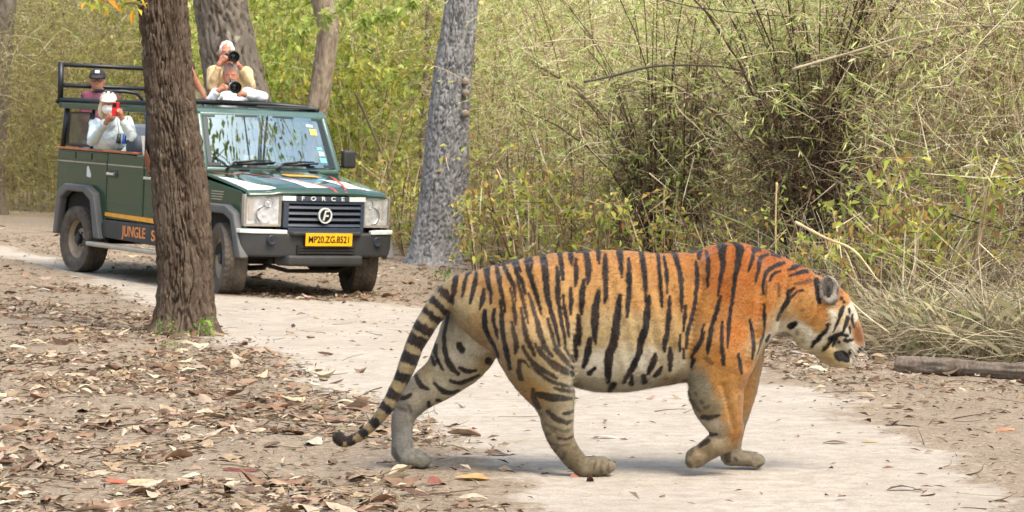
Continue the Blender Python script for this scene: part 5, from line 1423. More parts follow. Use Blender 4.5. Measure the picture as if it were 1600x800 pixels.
    ln[cheek] *= 2.2
    ear = np.hypot(P[:, 0] - T(1299, 0)[0], P[:, 2] - T(0, 462)[2]) < R(18); ln[ear] *= 1.8
    face = (P[:, 0] > T(1308, 0)[0]); ln[face] *= .6
    tipd = flow * .9 + n * rng.uniform(.15, .5, nh)[:, None]
    sd = np.cross(flow, n); wd = rng.uniform(.0007, .0013, nh)[:, None]
    a = P - n * .001 - sd * wd; b = P - n * .001 + sd * wd; t = P + tipd * ln[:, None]
    from mathutils import kdtree
    kd = kdtree.KDTree(len(V))
    for i, p in enumerate(V.tolist()): kd.insert(p, i)
    kd.balance()
    c = C[[kd.find(p)[1] for p in (P + flow * ln[:, None] * .62).tolist()]]
    HV = np.stack([a, b, t], 1).reshape(-1, 3) - org
    hc = np.repeat(np.clip(c * np.where(c.sum(1) < .12, rng.uniform(.5, 1.0, nh), rng.uniform(.6, 1.25, nh))[:, None], 0, .92), 3, 0)
    fur = link('fur', mesh_np('fur', HV, np.arange(3 * nh).reshape(-1, 3), hc), mat_attr('tiger_fur', rough=.7, spec=.2, trans=.2), tg)
    tag(fur, kind='stuff')
    # eyes, whiskers
    m_eye = mat_plain('tiger_eye', srgb(120, 90, 30), .08)
    for sgn in (-1, 1):
        e = MB(); 
        c0 = T(1329, 499, hy + sgn * .058) - org
        e.lathe([(.0001, -.011), (.006, -.0095), (.0095, -.0055), (.011, 0), (.0095, .0055), (.006, .0095), (.0001, .011)], c0, 'y', 14)
        e.build('eye', m_eye, tg, smooth=True)
    wk = MB()
    for sgn in (-1, 1):
        for i in range(5):
            b0 = T(1326 + (i % 3) * 5, 538 + (i // 3) * 5, hy + sgn * .062) - org
            dd = np.array([.35 + .2 * (i % 3), sgn * .9, -.35 - .2 * (i // 3)]); dd /= np.linalg.norm(dd)
            pts = [b0 + dd * .11 * s + np.array([0, 0, -.03 * s * s]) for s in (0, .35, .7, 1)]
            wk.tube(pts, [.0004, .0004, .0003, .0002], 4)
    tag(wk.build('whiskers', mat_plain('whisker', (.8, .78, .74), .4), tg), kind='stuff')
    return tg
make_tiger()

# ------------------------------------------------------------------ thicket and undergrowth
STRAW = [(196, 182, 150), (180, 166, 134), (212, 200, 168), (158, 142, 114), (134, 118, 94)]
BROWN = [(98, 80, 62), (120, 100, 78), (78, 62, 50), (140, 120, 94)]
BAMBOO_LEAF = [(176, 188, 106), (200, 202, 128), (162, 178, 96), (208, 204, 146), (148, 170, 88), (216, 212, 168)]
def bamboo_parts(seed, H=5.0, n=34, spread=1.0, twn=14, lfn=3, stemcols=BROWN, leafcols=BAMBOO_LEAF, core=.35, thick=.012, leaf=.10, mess=0):
    r = np.random.default_rng(seed)
    S = Bag(); Lf = Bag()
    a = r.uniform(0, 2 * np.pi, n); rad = core * np.sqrt(r.random(n))
    P0 = np.stack([rad * np.cos(a), rad * np.sin(a), np.full(n, -.1)], 1)
    a2 = a + r.normal(0, .6, n); out = spread * r.uniform(.15, 1.5, n); hh = H * r.uniform(.55, 1.05, n)
    P1 = P0 + np.stack([out * np.cos(a2), out * np.sin(a2), hh], 1)
    bend = np.stack([-.28 * out * np.cos(a2), -.28 * out * np.sin(a2), .12 * hh], 1)
    th = thick * r.uniform(.5, 1.3, n)
    V, F, c = tubes(P0, P1, bend, th, th * .35, 7, 5, pick(stemcols, n)); S.add(V, F, c)
    # side twigs
    m = n * twn; k = np.repeat(np.arange(n), twn); t = r.uniform(.15, 1.0, m)
    Q = P0[k] + (P1 - P0)[k] * t[:, None] + bend[k] * (4 * t * (1 - t))[:, None]
    d = r.normal(0, 1, (m, 3)); d[:, 2] = d[:, 2] * .5 + .12; d /= np.linalg.norm(d, axis=1)[:, None]
    ln = r.uniform(.2, .75, m) * (.55 + .5 * t)
    E = Q + d * ln[:, None]
    bd = np.stack([r.normal(0, .05, m), r.normal(0, .05, m), ln * r.uniform(.02, .16, m)], 1)
    V, F, c = tubes(Q, E, bd, .0038, .0014, 3, 3, pick(STRAW + BROWN[:2], m)); S.add(V, F, c)
    # tangle of fine side shoots
    if mess:
        k = r.integers(0, n, mess); t = r.uniform(.0, .6, mess)
        Q0 = P0[k] + (P1 - P0)[k] * t[:, None] + bend[k] * (4 * t * (1 - t))[:, None] + r.normal(0, .12, (mess, 3))
        dm = r.normal(0, 1, (mess, 3)); dm /= np.linalg.norm(dm, axis=1)[:, None]; lm = r.uniform(.12, .7, mess)
        V, F, c = tubes(Q0, Q0 + dm * lm[:, None], r.normal(0, .12, (mess, 3)) * lm[:, None], r.uniform(.0015, .0045, mess), .001, 3, 3, pick(stemcols + BROWN[:3], mess)); S.add(V, F, c)
    # twiglets with narrow leaves
    q = m * lfn; k2 = np.repeat(np.arange(m), lfn); t2 = r.uniform(.25, 1.0, q)
    B = Q[k2] + (E - Q)[k2] * t2[:, None] + bd[k2] * (4 * t2 * (1 - t2))[:, None]
    dd = d[k2] * .7 + r.normal(0, .7, (q, 3)); dd[:, 2] -= .25
    V, F, c = blades(B, dd, leaf * r.uniform(.6, 1.5, q), leaf * .13 * r.uniform(.7, 1.5, q), col=pick(leafcols, q)); Lf.add(V, F, c)
    return S.mesh('stems'), Lf.mesh('leaves')

def plant(name, meshes, loc, rot, sc, label, cat, group=None):
    root = empty(name, loc); root.rotation_euler = (0, 0, rot); root.scale = (sc, sc, sc)
    for nm, me, mt in meshes:
        o = bpy.data.objects.new(nm, me); COL.objects.link(o); o.parent = root; o['kind'] = 'stuff'
        if not me.materials: me.materials.append(mt)
    tag(root, label, cat, group)
    return root

def at_edge(px, Y):
    X = (px - 800) / FPX * Y; return (X, Y, float(gz(X, Y)))

def bamboo_set(seed, **kw):
    s, l = bamboo_parts(seed, **kw); return [('stems', s, M_TWIG), ('leaves', l, M_LEAF)]
DARKST = [(58, 47, 38), (78, 64, 51), (46, 39, 33), (96, 80, 64)]
big1 = bamboo_set(101, H=3.5, n=54, spread=.95, twn=15, lfn=7, stemcols=DARKST, core=.34, thick=.013, mess=4200)
big2 = bamboo_set(102, H=3.9, n=60, spread=1.2, twn=15, lfn=7, stemcols=DARKST, core=.33, thick=.013, mess=5200)
plant('bamboo_clump', big1, at_edge(1045, 28.5), .3, 1.0, 'dark-stemmed dry bamboo clump rising behind the middle of the tiger', 'bamboo')
plant('bamboo_clump', big2, at_edge(1272, 24.5), 1.3, 1.0, 'dense dark bamboo clump above the head of the tiger', 'bamboo')
thin = [bamboo_set(110 + i, H=4.2, n=24, spread=1.6, twn=16, lfn=9, core=.6, thick=.008, mess=700, leaf=.09) for i in range(3)]
spots = [(860, 36), (930, 33), (985, 38), (1115, 33), (1180, 29), (1160, 37), (1360, 27), (1440, 25), (1520, 27), (1600, 24), (1400, 33), (1500, 34), (1580, 31), (1290, 34), (760, 42), (830, 45), (900, 46), (1010, 46), (1230, 42), (1330, 43), (1450, 43), (1560, 41), (1660, 30), (1700, 36), (1660, 23.5), (1760, 24), (1820, 28), (1880, 22), (1940, 26), (1800, 34), (1900, 34)]
for i, (px, Y) in enumerate(spots):
    plant('bamboo_clump', thin[i % 3], at_edge(px, Y), i * 1.7, .85 + .3 * ((i * 37) % 10) / 10, 'thin straw-coloured bamboo clump in the thicket right of the grey trunk', 'bamboo', 'thin bamboo clumps in the thicket on the right')
lefty = [bamboo_set(130 + i, H=5.0, n=30, spread=1.7, twn=16, lfn=9, core=.6, thick=.01, stemcols=[(128, 118, 84), (148, 134, 100), (106, 96, 70)], leafcols=[(150, 148, 94), (168, 162, 108), (134, 136, 84), (178, 170, 122), (116, 116, 74)], leaf=.10, mess=900) for i in range(2)]
for i, (px, Y) in enumerate([(20, 50), (80, 54), (140, 50), (210, 55), (-40, 46), (40, 60), (120, 62), (190, 64), (250, 58), (-90, 52), (310, 60), (-20, 70), (70, 72), (170, 74), (260, 72)]):
    plant('bamboo_clump', lefty[i % 2], at_edge(px, Y), i * 2.1, .9 + .3 * ((i * 53) % 10) / 10, 'olive green feathery bamboo in the woods left behind the jeep', 'bamboo', 'feathery bamboo behind the jeep on the left')

# broad-leaved shrubs
def shrub_set(seed, H=1.6, n=9, R=.8, lf=420, size=.11, cols=LEAFY):
    tk = min(1.0, H / 1.2)
    r = np.random.default_rng(seed); S = Bag(); Lf = Bag()
    a = r.uniform(0, 6.28, n)
    P0 = np.stack([.1 * np.cos(a), .1 * np.sin(a), np.full(n, -.05)], 1)
    P1 = np.stack([R * r.uniform(.2, 1, n) * np.cos(a), R * r.uniform(.2, 1, n) * np.sin(a), H * r.uniform(.6, 1.05, n)], 1)
    bd = np.stack([np.zeros(n), np.zeros(n), .15 * H * r.random(n)], 1)
    V, F, c = tubes(P0, P1, bd, .012 * tk, .004 * tk, 5, 5, pick(BROWN + STRAW[:2], n)); S.add(V, F, c)
    m = n * 7; k = np.repeat(np.arange(n), 7); t = r.uniform(.3, 1, m)
    Q = P0[k] + (P1 - P0)[k] * t[:, None] + bd[k] * (4 * t * (1 - t))[:, None]
    E = Q + r.normal(0, .28, (m, 3)) * H * .6
    V, F, c = tubes(Q, E, np.zeros((m, 3)), .005 * tk, .002 * tk, 2, 3, pick(BROWN + STRAW, m)); S.add(V, F, c)
    k = r.integers(0, m, lf); t = r.uniform(.3, 1.05, lf)
    B = Q[k] + (E - Q)[k] * t[:, None] + r.normal(0, .03, (lf, 3))
    d = r.normal(0, 1, (lf, 3)); d[:, 2] -= .3
    V, F, c = blades(B, d, size * r.uniform(.5, 1.3, lf), size * .55 * r.uniform(.6, 1.2, lf), up=np.array([[0, -.5, 1.]]), col=pick(cols, lf, .22), droop=.2); Lf.add(V, F, c)
    return [('stems', S.mesh('stems'), M_TWIG), ('leaves', Lf.mesh('leaves'), M_LEAF)]
YG = [(178, 190, 92), (200, 202, 112), (156, 176, 82), (214, 202, 108), (136, 160, 72), (176, 190, 118)]
LOWC = [(180, 190, 92), (168, 172, 86), (186, 180, 98), (146, 158, 76), (196, 182, 92), (124, 140, 68), (176, 150, 84), (150, 116, 78)]
low = [shrub_set(150 + i, 1.2, 11, .62, 300, .088, LOWC) for i in range(3)]
tall = [shrub_set(160 + i, 4.4, 14, 1.7, 1300, .16, YG + LEAFY) for i in range(3)]
for i, (px, Y) in enumerate([(748, 33.5), (800, 33), (835, 29.5), (900, 29), (965, 28), (1000, 29.5), (1040, 26.5), (1130, 26), (1165, 24.5), (1420, 22), (640, 37), (620, 39), (1500, 20.5), (725, 35.5), (1545, 23), (880, 36), (1360, 21.3), (1400, 20.2), (1455, 20.8), (1310, 22.4)]):
    plant('shrub', low[i % 3], at_edge(px, Y), i * 1.3, .8 + .5 * ((i * 29) % 10) / 10, 'low yellow-green leafy shrub at the foot of the thicket', 'shrub', 'low leafy shrubs along the forest edge')
for i, (px, Y) in enumerate([(440, 43), (520, 44), (570, 42), (610, 46), (480, 50), (550, 52), (630, 52), (700, 48), (750, 46), (420, 56), (790, 52), (330, 50), (400, 47), (590, 60), (500, 62), (690, 60), (230, 52), (850, 56), (960, 56)]):
    plant('shrub', tall[i % 3], at_edge(px, Y), i * 2.3, .85 + .4 * ((i * 31) % 10) / 10, 'tall broad-leaved green bush in the woods behind the jeep', 'shrub', 'tall green bushes behind the jeep')

# the mass behind: twigs and leaves nobody could count
def thicket():
    B = Bag()
    n = 60000
    # world positions spread over the depth of the wood
    px = rng.uniform(-260, 2000, n); Y = rng.uniform(0, 1, n)
    edge = np.interp(px, [-60, 250, 500, 700, 900, 1100, 1300, 1450, 1660], [46, 44, 41, 37.5, 31, 26.5, 23.0, 20.3, 18.3])
    Y = edge + 1.0 + Y ** 1.4 * 22
    X = (px - 800) / FPX * Y; z = gz(X, Y)
    vis = 254 / FPX * Y + CAMH
    Z = z + rng.random(n) ** 1.15 * (vis + .8 - z)
    P0 = np.stack([X, Y, Z], 1)
    d = rng.normal(0, 1, (n, 3)) * np.array([1, .8, .9]); d /= np.linalg.norm(d, axis=1)[:, None]
    ln = rng.uniform(.2, 1.0, n)
    right = sstep(450, 800, px)
    col = pick(STRAW + BROWN, n); colL = pick([(150, 146, 84), (124, 118, 70), (104, 92, 62)], n)
    col = col * right[:, None] + colL * (1 - right)[:, None]
    V, F, c = tubes(P0, P0 + d * ln[:, None], rng.normal(0, .2, (n, 3)) * ln[:, None], rng.uniform(.0016, .0048, n), .0012, 3, 3, col)
    B.add(V, F, c)
    o = link('thicket_twigs', B.mesh('thicket_twigs'), M_TWIG); tag(o, 'tangle of thin dry twigs filling the forest behind the track', 'thicket', kind='stuff')
    Bl = Bag(); n = 370000
    px = rng.uniform(-260, 2000, n); edge = np.interp(px, [-60, 250, 500, 700, 900, 1100, 1300, 1450, 1660], [48, 46, 43, 41, 37, 34, 32, 31, 30])
    Y = edge + 1.5 + rng.random(n) * (70 - edge)
    X = (px - 800) / FPX * Y; z = gz(X, Y); vis = 254 / FPX * Y + CAMH
    Z = z + rng.random(n) ** .95 * (vis + 1.0 - z)
    clump = fbm(X * .8, Y * .5, Z * .9, 77, 3)
    keep = clump + rng.normal(0, .35, n) > -.1
    P = np.stack([X, Y, Z], 1)[keep]; n = len(P); px = px[keep]
    left = px < 240; mid = (px >= 240) & (px < 760)
    c = pick([(198, 196, 136), (186, 194, 116), (210, 208, 156), (168, 184, 102), (200, 208, 130), (170, 190, 110)], n)
    c[left] = pick([(150, 147, 100), (136, 134, 90), (170, 163, 118), (116, 108, 78), (98, 86, 66)], int(left.sum()))
    c[mid] = pick([(186, 194, 110), (202, 202, 128), (160, 174, 92), (210, 202, 140), (134, 150, 76)], int(mid.sum()))
    d = rng.normal(0, 1, (n, 3)); d[:, 2] -= .3
    L = np.where(mid, rng.uniform(.08, .2, n), rng.uniform(.06, .18, n)); W = np.where(mid, L * .5, L * .2) * rng.uniform(.7, 1.3, n)
    V, F, cc = blades(P, d, L, W, col=c); Bl.add(V, F, cc)
    tag(link('thicket_leaves', Bl.mesh('thicket_leaves'), M_LEAF), 'mass of small pale leaves filling the forest behind', 'thicket', kind='stuff')
    # far wood on the slope behind
    Bf = Bag(); n = 76000
    Y = rng.uniform(66, 120, n); px = rng.uniform(-300, 2100, n); X = (px - 800) / FPX * Y; Z = gz(X, Y) + rng.random(n) ** 1.5 * 5.5
    c = pick([(150, 152, 80), (172, 166, 98), (128, 134, 68), (190, 178, 118), (110, 104, 62)], n)
    d = rng.normal(0, 1, (n, 3)); L = rng.uniform(.25, .6, n)
    V, F, cc = blades(np.stack([X, Y, Z], 1), d, L, L * .5, col=c); Bf.add(V, F, cc)
    tag(link('far_wood', Bf.mesh('far_wood'), M_LEAF), 'hazy far wood on the slope behind the thicket', 'wood', kind='stuff')
thicket()

# straw, dry grass and brushwood along the edge of the wood
def brush():
    B = Bag(); n = 12500
    px = np.concatenate([rng.uniform(1180, 2000, 9000), rng.uniform(600, 1250, 3500)])
    edge = np.interp(px, [600, 700, 900, 1100, 1300, 1400, 1660], [38, 36.5, 30.5, 25.0, 20.6, 19.0, 17.6])
    Y = edge + rng.random(n) ** 1.5 * 4.5
    X = (px - 800) / FPX * Y; g = gz(X, Y)
    hmax = np.where(px > 1180, .42, .45)
    Z = g + rng.random(n) ** 2.0 * hmax * np.clip((Y - edge) / 1.2 + .25, 0, 1)
    P0 = np.stack([X, Y, Z], 1)
    d = rng.normal(0, 1, (n, 3)) * np.array([1, .6, .65]); d[:, 2] = np.abs(d[:, 2]) * .8 - .1; d /= np.linalg.norm(d, axis=1)[:, None]
    ln = rng.uniform(.2, 1.0, n)
    V, F, c = tubes(P0, P0 + d * ln[:, None], np.stack([rng.normal(0, .08, n), rng.normal(0, .05, n), ln * rng.uniform(0, .2, n)], 1), rng.uniform(.0015, .0042, n), .001, 3, 3, pick([(196, 182, 150), (178, 164, 132), (212, 200, 170), (146, 132, 108), (110, 96, 78), (90, 78, 64)], n) * .74)
    B.add(V, F, c)
    tag(link('dry_brush', B.mesh('dry_brush'), M_TWIG), 'tangled dry straw and brushwood along the right edge of the track', 'brush', kind='stuff')
    G = Bag(); n = 23000
    px = np.concatenate([rng.uniform(1150, 2000, 13000), rng.uniform(590, 1200, 10000)])
    edge = np.interp(px, [600, 700, 900, 1100, 1300, 1400, 1660], [37.5, 36, 30, 24.5, 20.2, 18.7, 17.4])
    Y = edge + rng.random(n) ** 1.2 * 6
    X = (px - 800) / FPX * Y
    P = np.stack([X, Y, gz(X, Y) + rng.random(n) * .35], 1)
    d = rng.normal(0, .5, (n, 3)); d[:, 2] = 1
    V, F, c = blades(P, d, rng.uniform(.08, .34, n), rng.uniform(.003, .007, n), col=pick([(176, 166, 132), (160, 154, 114), (190, 180, 148), (146, 146, 98), (126, 116, 92)], n) * .85, droop=.3)
    G.add(V, F, c)
    tag(link('dry_grass', G.mesh('dry_grass'), M_DRY), 'dry yellow grass growing along the edge of the wood', 'grass', kind='stuff')
brush()

def veil():
    B = Bag(); n = 45000
    px = rng.uniform(740, 2000, n); edge = np.interp(px, [740, 900, 1100, 1300, 1450, 1680], [36, 31, 26, 22, 20, 18.8]); Y = edge + rng.random(n) * 9
    X = (px - 800) / FPX * Y; g = gz(X, Y); vis = 254 / FPX * Y + CAMH; hz = rng.random(n)
    Z = g + .15 + hz * (vis + .3 - g - .15)
    cl = fbm(X * 1.3, Y * .8, Z * 1.5, 171, 3); keep = (cl > .12) & (np.abs(px - 1275) > 45 * (hz < .75)) & (np.abs(px - 1045) > 40 * (hz < .6)) & (rng.random(n) < .35 + .65 * hz)
    P = np.stack([X, Y, Z], 1)[keep]; n = len(P); d = rng.normal(0, 1, (n, 3)); d[:, 2] -= .4
    V, F, c = blades(P, d, rng.uniform(.05, .14, n), rng.uniform(.008, .022, n), col=pick([(188, 198, 116), (204, 208, 136), (166, 184, 98), (214, 208, 156), (150, 174, 88)], n)); B.add(V, F, c)
    tag(link('bamboo_leaves', B.mesh('bamboo_leaves'), M_LEAF), 'loose pale green bamboo leaves hanging over the thicket on the right', 'leaves', kind='stuff')
veil()

# single canes and branches that stand out
def cane(label, pts, r, cols, cat='branch', name='dry_cane', group=None):
    P = catmull(np.array([PX(px, py, Y) for px, py, Y in pts]), 6) if len(pts) > 2 else np.array([PX(*p) for p in pts])
    org = P[0].copy()
    m = MB(); m.tube([p - org for p in P], list(np.linspace(r, r * .55, len(P)) * (1 + .12 * np.sin(np.arange(len(P)) * 2.1))), 7)
    o = m.build(name, mat_plain(name, srgb(*cols), .8, noise=.25, nscale=14, bump=.3, bscale=50), smooth=True); o.location = org
    tag(o, label, cat, group)
cane('long pale cane arching across the upper right of the thicket', [(1238, 108, 22.5), (1330, 82, 22.3), (1440, 50, 22), (1520, 40, 21.8), (1600, 46, 21.6), (1680, 62, 21.5)], .012, (186, 170, 142))
cane('dark arching branch above the middle of the tiger', [(912, 128, 25), (960, 118, 25), (1020, 104, 24.8), (1090, 102, 24.6), (1150, 108, 24.5), (1200, 128, 24.5)], .013, (84, 76, 62))
cane('dark straight branch crossing behind the neck of the tiger', [(1110, 330, 23), (1170, 355, 23), (1240, 392, 22.5)], .01, (104, 104, 62))
cane('pale split cane leaning down over the tiger head', [(1243, 347, 18.6), (1290, 372, 18.4), (1335, 392, 18.2), (1372, 440, 18.2)], .011, (206, 180, 138))
cane('upright straw-coloured stake behind the tiger shoulder', [(1214, 285, 21.5), (1212, 340, 21.5), (1213, 480, 21.5)], .009, (190, 164, 116))
cane('pale stick lying on the leaf litter below the tiger muzzle', [(1235, 549, 19.0), (1300, 561, 18.8), (1395, 570, 18.6)], .009, (172, 160, 146), 'stick', 'stick')
cane('black broken branch poking out of the straw at the far right', [(1478, 332, 20.5), (1520, 346, 20.4), (1565, 357, 20.3)], .008, (56, 48, 42))
cane('thin pale cane curving down through the thicket above the tiger', [(1052, 140, 26), (1060, 170, 26), (1095, 205, 26), (1122, 250, 26)], .007, (200, 184, 152))
cane('dark forked dead branch leaning in the bush beside the jeep', [(555, 145, 39), (575, 190, 39), (600, 250, 38.8), (622, 330, 38.5)], .02, (88, 72, 56))
cane('long thin pale horizontal cane high above the tiger', [(850, 66, 27), (900, 61, 27), (960, 66, 27), (1030, 76, 27), (1160, 95, 27)], .007, (188, 172, 140))
cane('dark twig slanting across the top of the thicket', [(1010, -10, 24), (1080, 10, 24), (1180, 22, 24), (1245, 26, 24)], .007, (70, 60, 50))
cane('curved pale root hanging in front of the straw', [(1326, 468, 18.3), (1352, 492, 18.2), (1390, 520, 18.1)], .007, (206, 186, 152))
cane('grey dead bough slanting through the right thicket', [(1505, 330, 23), (1475, 230, 22.6), (1420, 130, 22.5), (1415, 60, 22.5)], .008, (140, 124, 102))
cane('bent dark bough in the upper right corner of the thicket', [(1330, 100, 24), (1440, 75, 23.8), (1530, 45, 23.5), (1640, 20, 23)], .012, (98, 84, 68))

# fallen log at the right
def fallen_log():
    a = ground_at(1404, 583); b = ground_at(1700, 600)
    a = np.array([a[0], a[1], gz(*a[:2])]); b = np.array([b[0], b[1], gz(*b[:2])])
    path = [(*(a + (b - a) * t + np.array([0, .02 * math.sin(t * 7), .055])), .057 + .006 * math.sin(t * 9)) for t in np.linspace(0, 1, 9)]
    P = np.array(path); org = P[0, :3].copy()
    n = 40; m = 110; t = np.linspace(0, 1, m)
    C = np.stack([np.interp(t, np.linspace(0, 1, 9), P[:, i]) for i in range(4)], 1)
    d = (b - a) / np.linalg.norm(b - a); u = np.cross(d, [0, 0, 1]); u /= np.linalg.norm(u); w = np.cross(u, d)
    A, T_ = np.meshgrid(np.linspace(0, 2 * np.pi, n, endpoint=False), t)
    rr = C[:, 3][:, None] + .006 * fbm(np.cos(A) * 3.5, np.sin(A) * 3.5, T_ * 5, 91, 3) - .01 * sstep(.75, 1, 1 - np.abs(fbm(np.cos(A) * 4, np.sin(A) * 4, T_ * 2.5, 92, 2)))
    V = C[:, None, :3] + rr[..., None] * (np.cos(A)[..., None] * u + np.sin(A)[..., None] * w) - org
    V = V.reshape(-1, 3); i, j = np.meshgrid(np.arange(m - 1), np.arange(n), indexing='ij'); j2 = (j + 1) % n
    Q = np.stack([i * n + j, i * n + j2, (i + 1) * n + j2, (i + 1) * n + j], -1).reshape(-1, 4)
    V = np.concatenate([V, [C[0, :3] - org + .004 * d]]); cap = np.array([[len(V) - 1, (k + 1) % n, k] for k in range(n)])
    o = link('fallen_log', mesh_np('fallen_log', V, [Q, cap]), mat_bark('bark_log', (112, 98, 86), (140, 128, 114), (70, 60, 52), 14)); o.location = org
    tag(o, 'weathered grey log lying at the right edge of the track', 'log')
fallen_log()

# leafy sprays hanging into the picture
def spray(label, pts, Y, n, size, cols, seed):
    P = catmull(np.array([PX(px, py, Y) for px, py in pts]), 6); org = P[0].copy(); root = empty('leafy_branch', org); r = np.random.default_rng(seed)
    MB().tube([p - org for p in P], list(np.linspace(.012, .004, len(P))), 6).build('branch', mat_plain('branch_bark', srgb(112, 96, 78), .9), root, smooth=True)
    k = r.integers(1, len(P), n); B = P[k] + r.normal(0, .05, (n, 3)); d = r.normal(0, 1, (n, 3)); d[:, 2] -= .5
    V, F, c = blades(B, d, size * r.uniform(.6, 1.2, n), size * .5 * r.uniform(.7, 1.2, n), up=np.array([[0, -.5, 1.]]), col=pick(cols, n, .2), droop=.2)
    o = link('leaves', mesh_np('leaves', V - org, F, c, smooth=False), M_LEAF, root); o['kind'] = 'stuff'
    tag(root, label, 'branch')
spray('twig with yellow and orange leaves beside the top of the dark trunk', [(222, 8), (205, 4), (188, 8), (172, 2), (140, -4)], 21.6, 34, .10, [(206, 190, 70), (210, 150, 50), (170, 180, 80), (150, 160, 70)], 5)
spray('green leafy branch across the top of the leaning trunk', [(560, -20), (540, 10), (510, 28), (480, 44), (462, 50)], 38.5, 120, .15, [(156, 170, 88), (132, 150, 70), (176, 184, 104)], 6)
spray('green leafy branch hanging left of the grey trunk at the top', [(660, -20), (640, 8), (610, 22), (580, 26), (560, 40)], 39, 120, .14, [(156, 170, 88), (132, 150, 70), (176, 184, 104)], 7)

# ------------------------------------------------------------------ fallen leaves and litter
def leaf_mesh(seed, L=.12, W=.06):
    r = np.random.default_rng(seed)
    n, m = 7, 5
    curl = r.uniform(-1.6, 1.6); arch = r.uniform(-.5, 1.3); tw = r.uniform(-.8, .8)
    P = []
    for i in range(n):
        t = i / (n - 1); w = W * (math.sin(math.pi * min(1, t * .92 + .06)) ** .8) * .5 * (1 + .12 * r.normal())
        for j in range(m):
            s = (j / (m - 1)) * 2 - 1
            y = w * s; a = curl * s * s * .35; zz = abs(w) * (1.1 * abs(s) ** 1.5 * curl * .55) + L * arch * .16 * math.sin(math.pi * t) + tw * y * (t - .5)
            P.append(((t - .5) * L, y * (1 - .12 * abs(curl)), zz + .0015 * r.normal()))
    F = [(i * m + j, i * m + j + 1, (i + 1) * m + j + 1, (i + 1) * m + j) for i in range(n - 1) for j in range(m - 1)]
    V = np.array(P); V[:, 2] -= V[:, 2].min() - .002
    return V, np.array(F)
LT = [leaf_mesh(400 + i, rng.uniform(.09, .16), rng.uniform(.045, .085)) for i in range(14)]
def mat_fallen():
    m, N, L, P = new_mat('fallen_leaf')
    oi = N.new('ShaderNodeObjectInfo'); cr = N.new('ShaderNodeValToRGB')
    cols = [(176, 148, 122), (196, 170, 142), (150, 118, 94), (204, 184, 158), (168, 144, 116), (186, 162, 130), (134, 106, 82), (190, 170, 146), (148, 118, 92), (180, 154, 122), (206, 194, 170), (112, 84, 66)]
    e = cr.color_ramp.elements; cr.color_ramp.interpolation = 'CONSTANT'
    while len(e) < len(cols): e.new(.5)
    for i, c in enumerate(cols): e[i].position = i / len(cols); e[i].color = (*srgb(*c), 1)
    L.new(oi.outputs['Random'], cr.inputs[0])
    tc = N.new('ShaderNodeTexCoord'); nz = N.new('ShaderNodeTexNoise'); nz.inputs['Scale'].default_value = 30; nz.inputs['Detail'].default_value = 5
    L.new(tc.outputs['Object'], nz.inputs['Vector'])
    mr = N.new('ShaderNodeMapRange'); mr.inputs[1].default_value = .3; mr.inputs[2].default_value = .75; mr.inputs[3].default_value = .48; mr.inputs[4].default_value = .95
    L.new(nz.outputs['Fac'], mr.inputs[0])
    mx = N.new('ShaderNodeMix'); mx.data_type = 'RGBA'; mx.blend_type = 'MULTIPLY'; mx.inputs[0].default_value = 1
    L.new(cr.outputs[0], mx.inputs[6]); L.new(mr.outputs[0], mx.inputs[7]); L.new(mx.outputs[2], P.inputs['Base Color'])
    P.inputs['Roughness'].default_value = .6; P.inputs['Specular IOR Level'].default_value = .3
    return m
M_FALL = mat_fallen()
LEAF_ME = [mesh_np('fallen_leaf', V, F) for V, F in LT]
for me in LEAF_ME: me.materials.append(M_FALL)

def dens(x, y):
    """how thickly leaves lie: deep under the near tree, thin elsewhere, none on the wheel track"""
    sd = road_sd(x, y)
    px = 800 + FPX * x / y; py = YHOR + FPX * CAMH / y
    left = (px < 880) & (py > 452)
    d = np.where(left, .16 + 1.0 * sstep(.1, .8, fbm(x * .9, y * .9, 0, 55, 3) + .35), .25)
    d = np.where(left & (py < 560) & (px < 230), d * .45, d)
    d = np.where(left & (py > 690) & (px > 500), d * .55, d)
    d = d * sstep(.25, -.35, sd)
    onroad = .012 * (sd > 0)
    rightv = (px > 1120) & (py > 530) & (sd < 0)
    return np.where(rightv, .45 * sstep(650, 545, py) + .08, np.where(left, d, .10 * sstep(.1, -.4, sd))) + onroad

def scatter(n, ylo=10.3, yhi=40, boost=1.0):
    out = []
    while len(out) < n:
        y = rng.uniform(ylo, yhi, 6000); x = rng.uniform(-1, 1, 6000) * 1050 / FPX * yhi
        ok = (np.abs(x) < 1050 / FPX * y) & (rng.random(6000) < dens(x, y) * boost)
        out += list(zip(x[ok], y[ok]))
    return np.array(out[:n])

def place_leaf(me, x, y, rz, s, label, group=None, tilt=(0, 0)):
    o = bpy.data.objects.new('fallen_leaf', me); COL.objects.link(o)
    o.location = (x, y, float(gfull(x, y)) + .001); o.rotation_euler = (tilt[0], tilt[1], rz); o.scale = (s, s, s)
    tag(o, label, 'leaf', group)
    return o

def one_leaf(label, px, py, rz, s, col, seed, L=.13, W=.065, tilt=(0, 0), flat=.55):
    V, F = leaf_mesh(seed, L, W); V[:, 2] *= flat; me = mesh_np('fallen_leaf', V, F); me.materials.append(mat_plain('single_leaf', tuple(c * .8 for c in srgb(*col)), .6, noise=.25, nscale=30))
    p = ground_at(px, py); place_leaf(me, p[0], p[1], rz, s, label, None, tilt)
one_leaf('dark curled leaf alone on the pale track at the lower right', 1410, 765, .1, 1.0, (86, 70, 54), 901, .13, .05)
one_leaf('dark brown leaf on the track to the right of the front paws', 1305, 692, -.1, 1.0, (112, 84, 66), 902, .12, .05)
one_leaf('tan curled leaf just right of the dark brown leaf on the track', 1360, 690, .2, .9, (186, 158, 110), 903, .1, .045)
one_leaf('large orange-tan leaf on the verge below the log', 1570, 670, .5, 1.0, (196, 132, 92), 904, .13, .09)
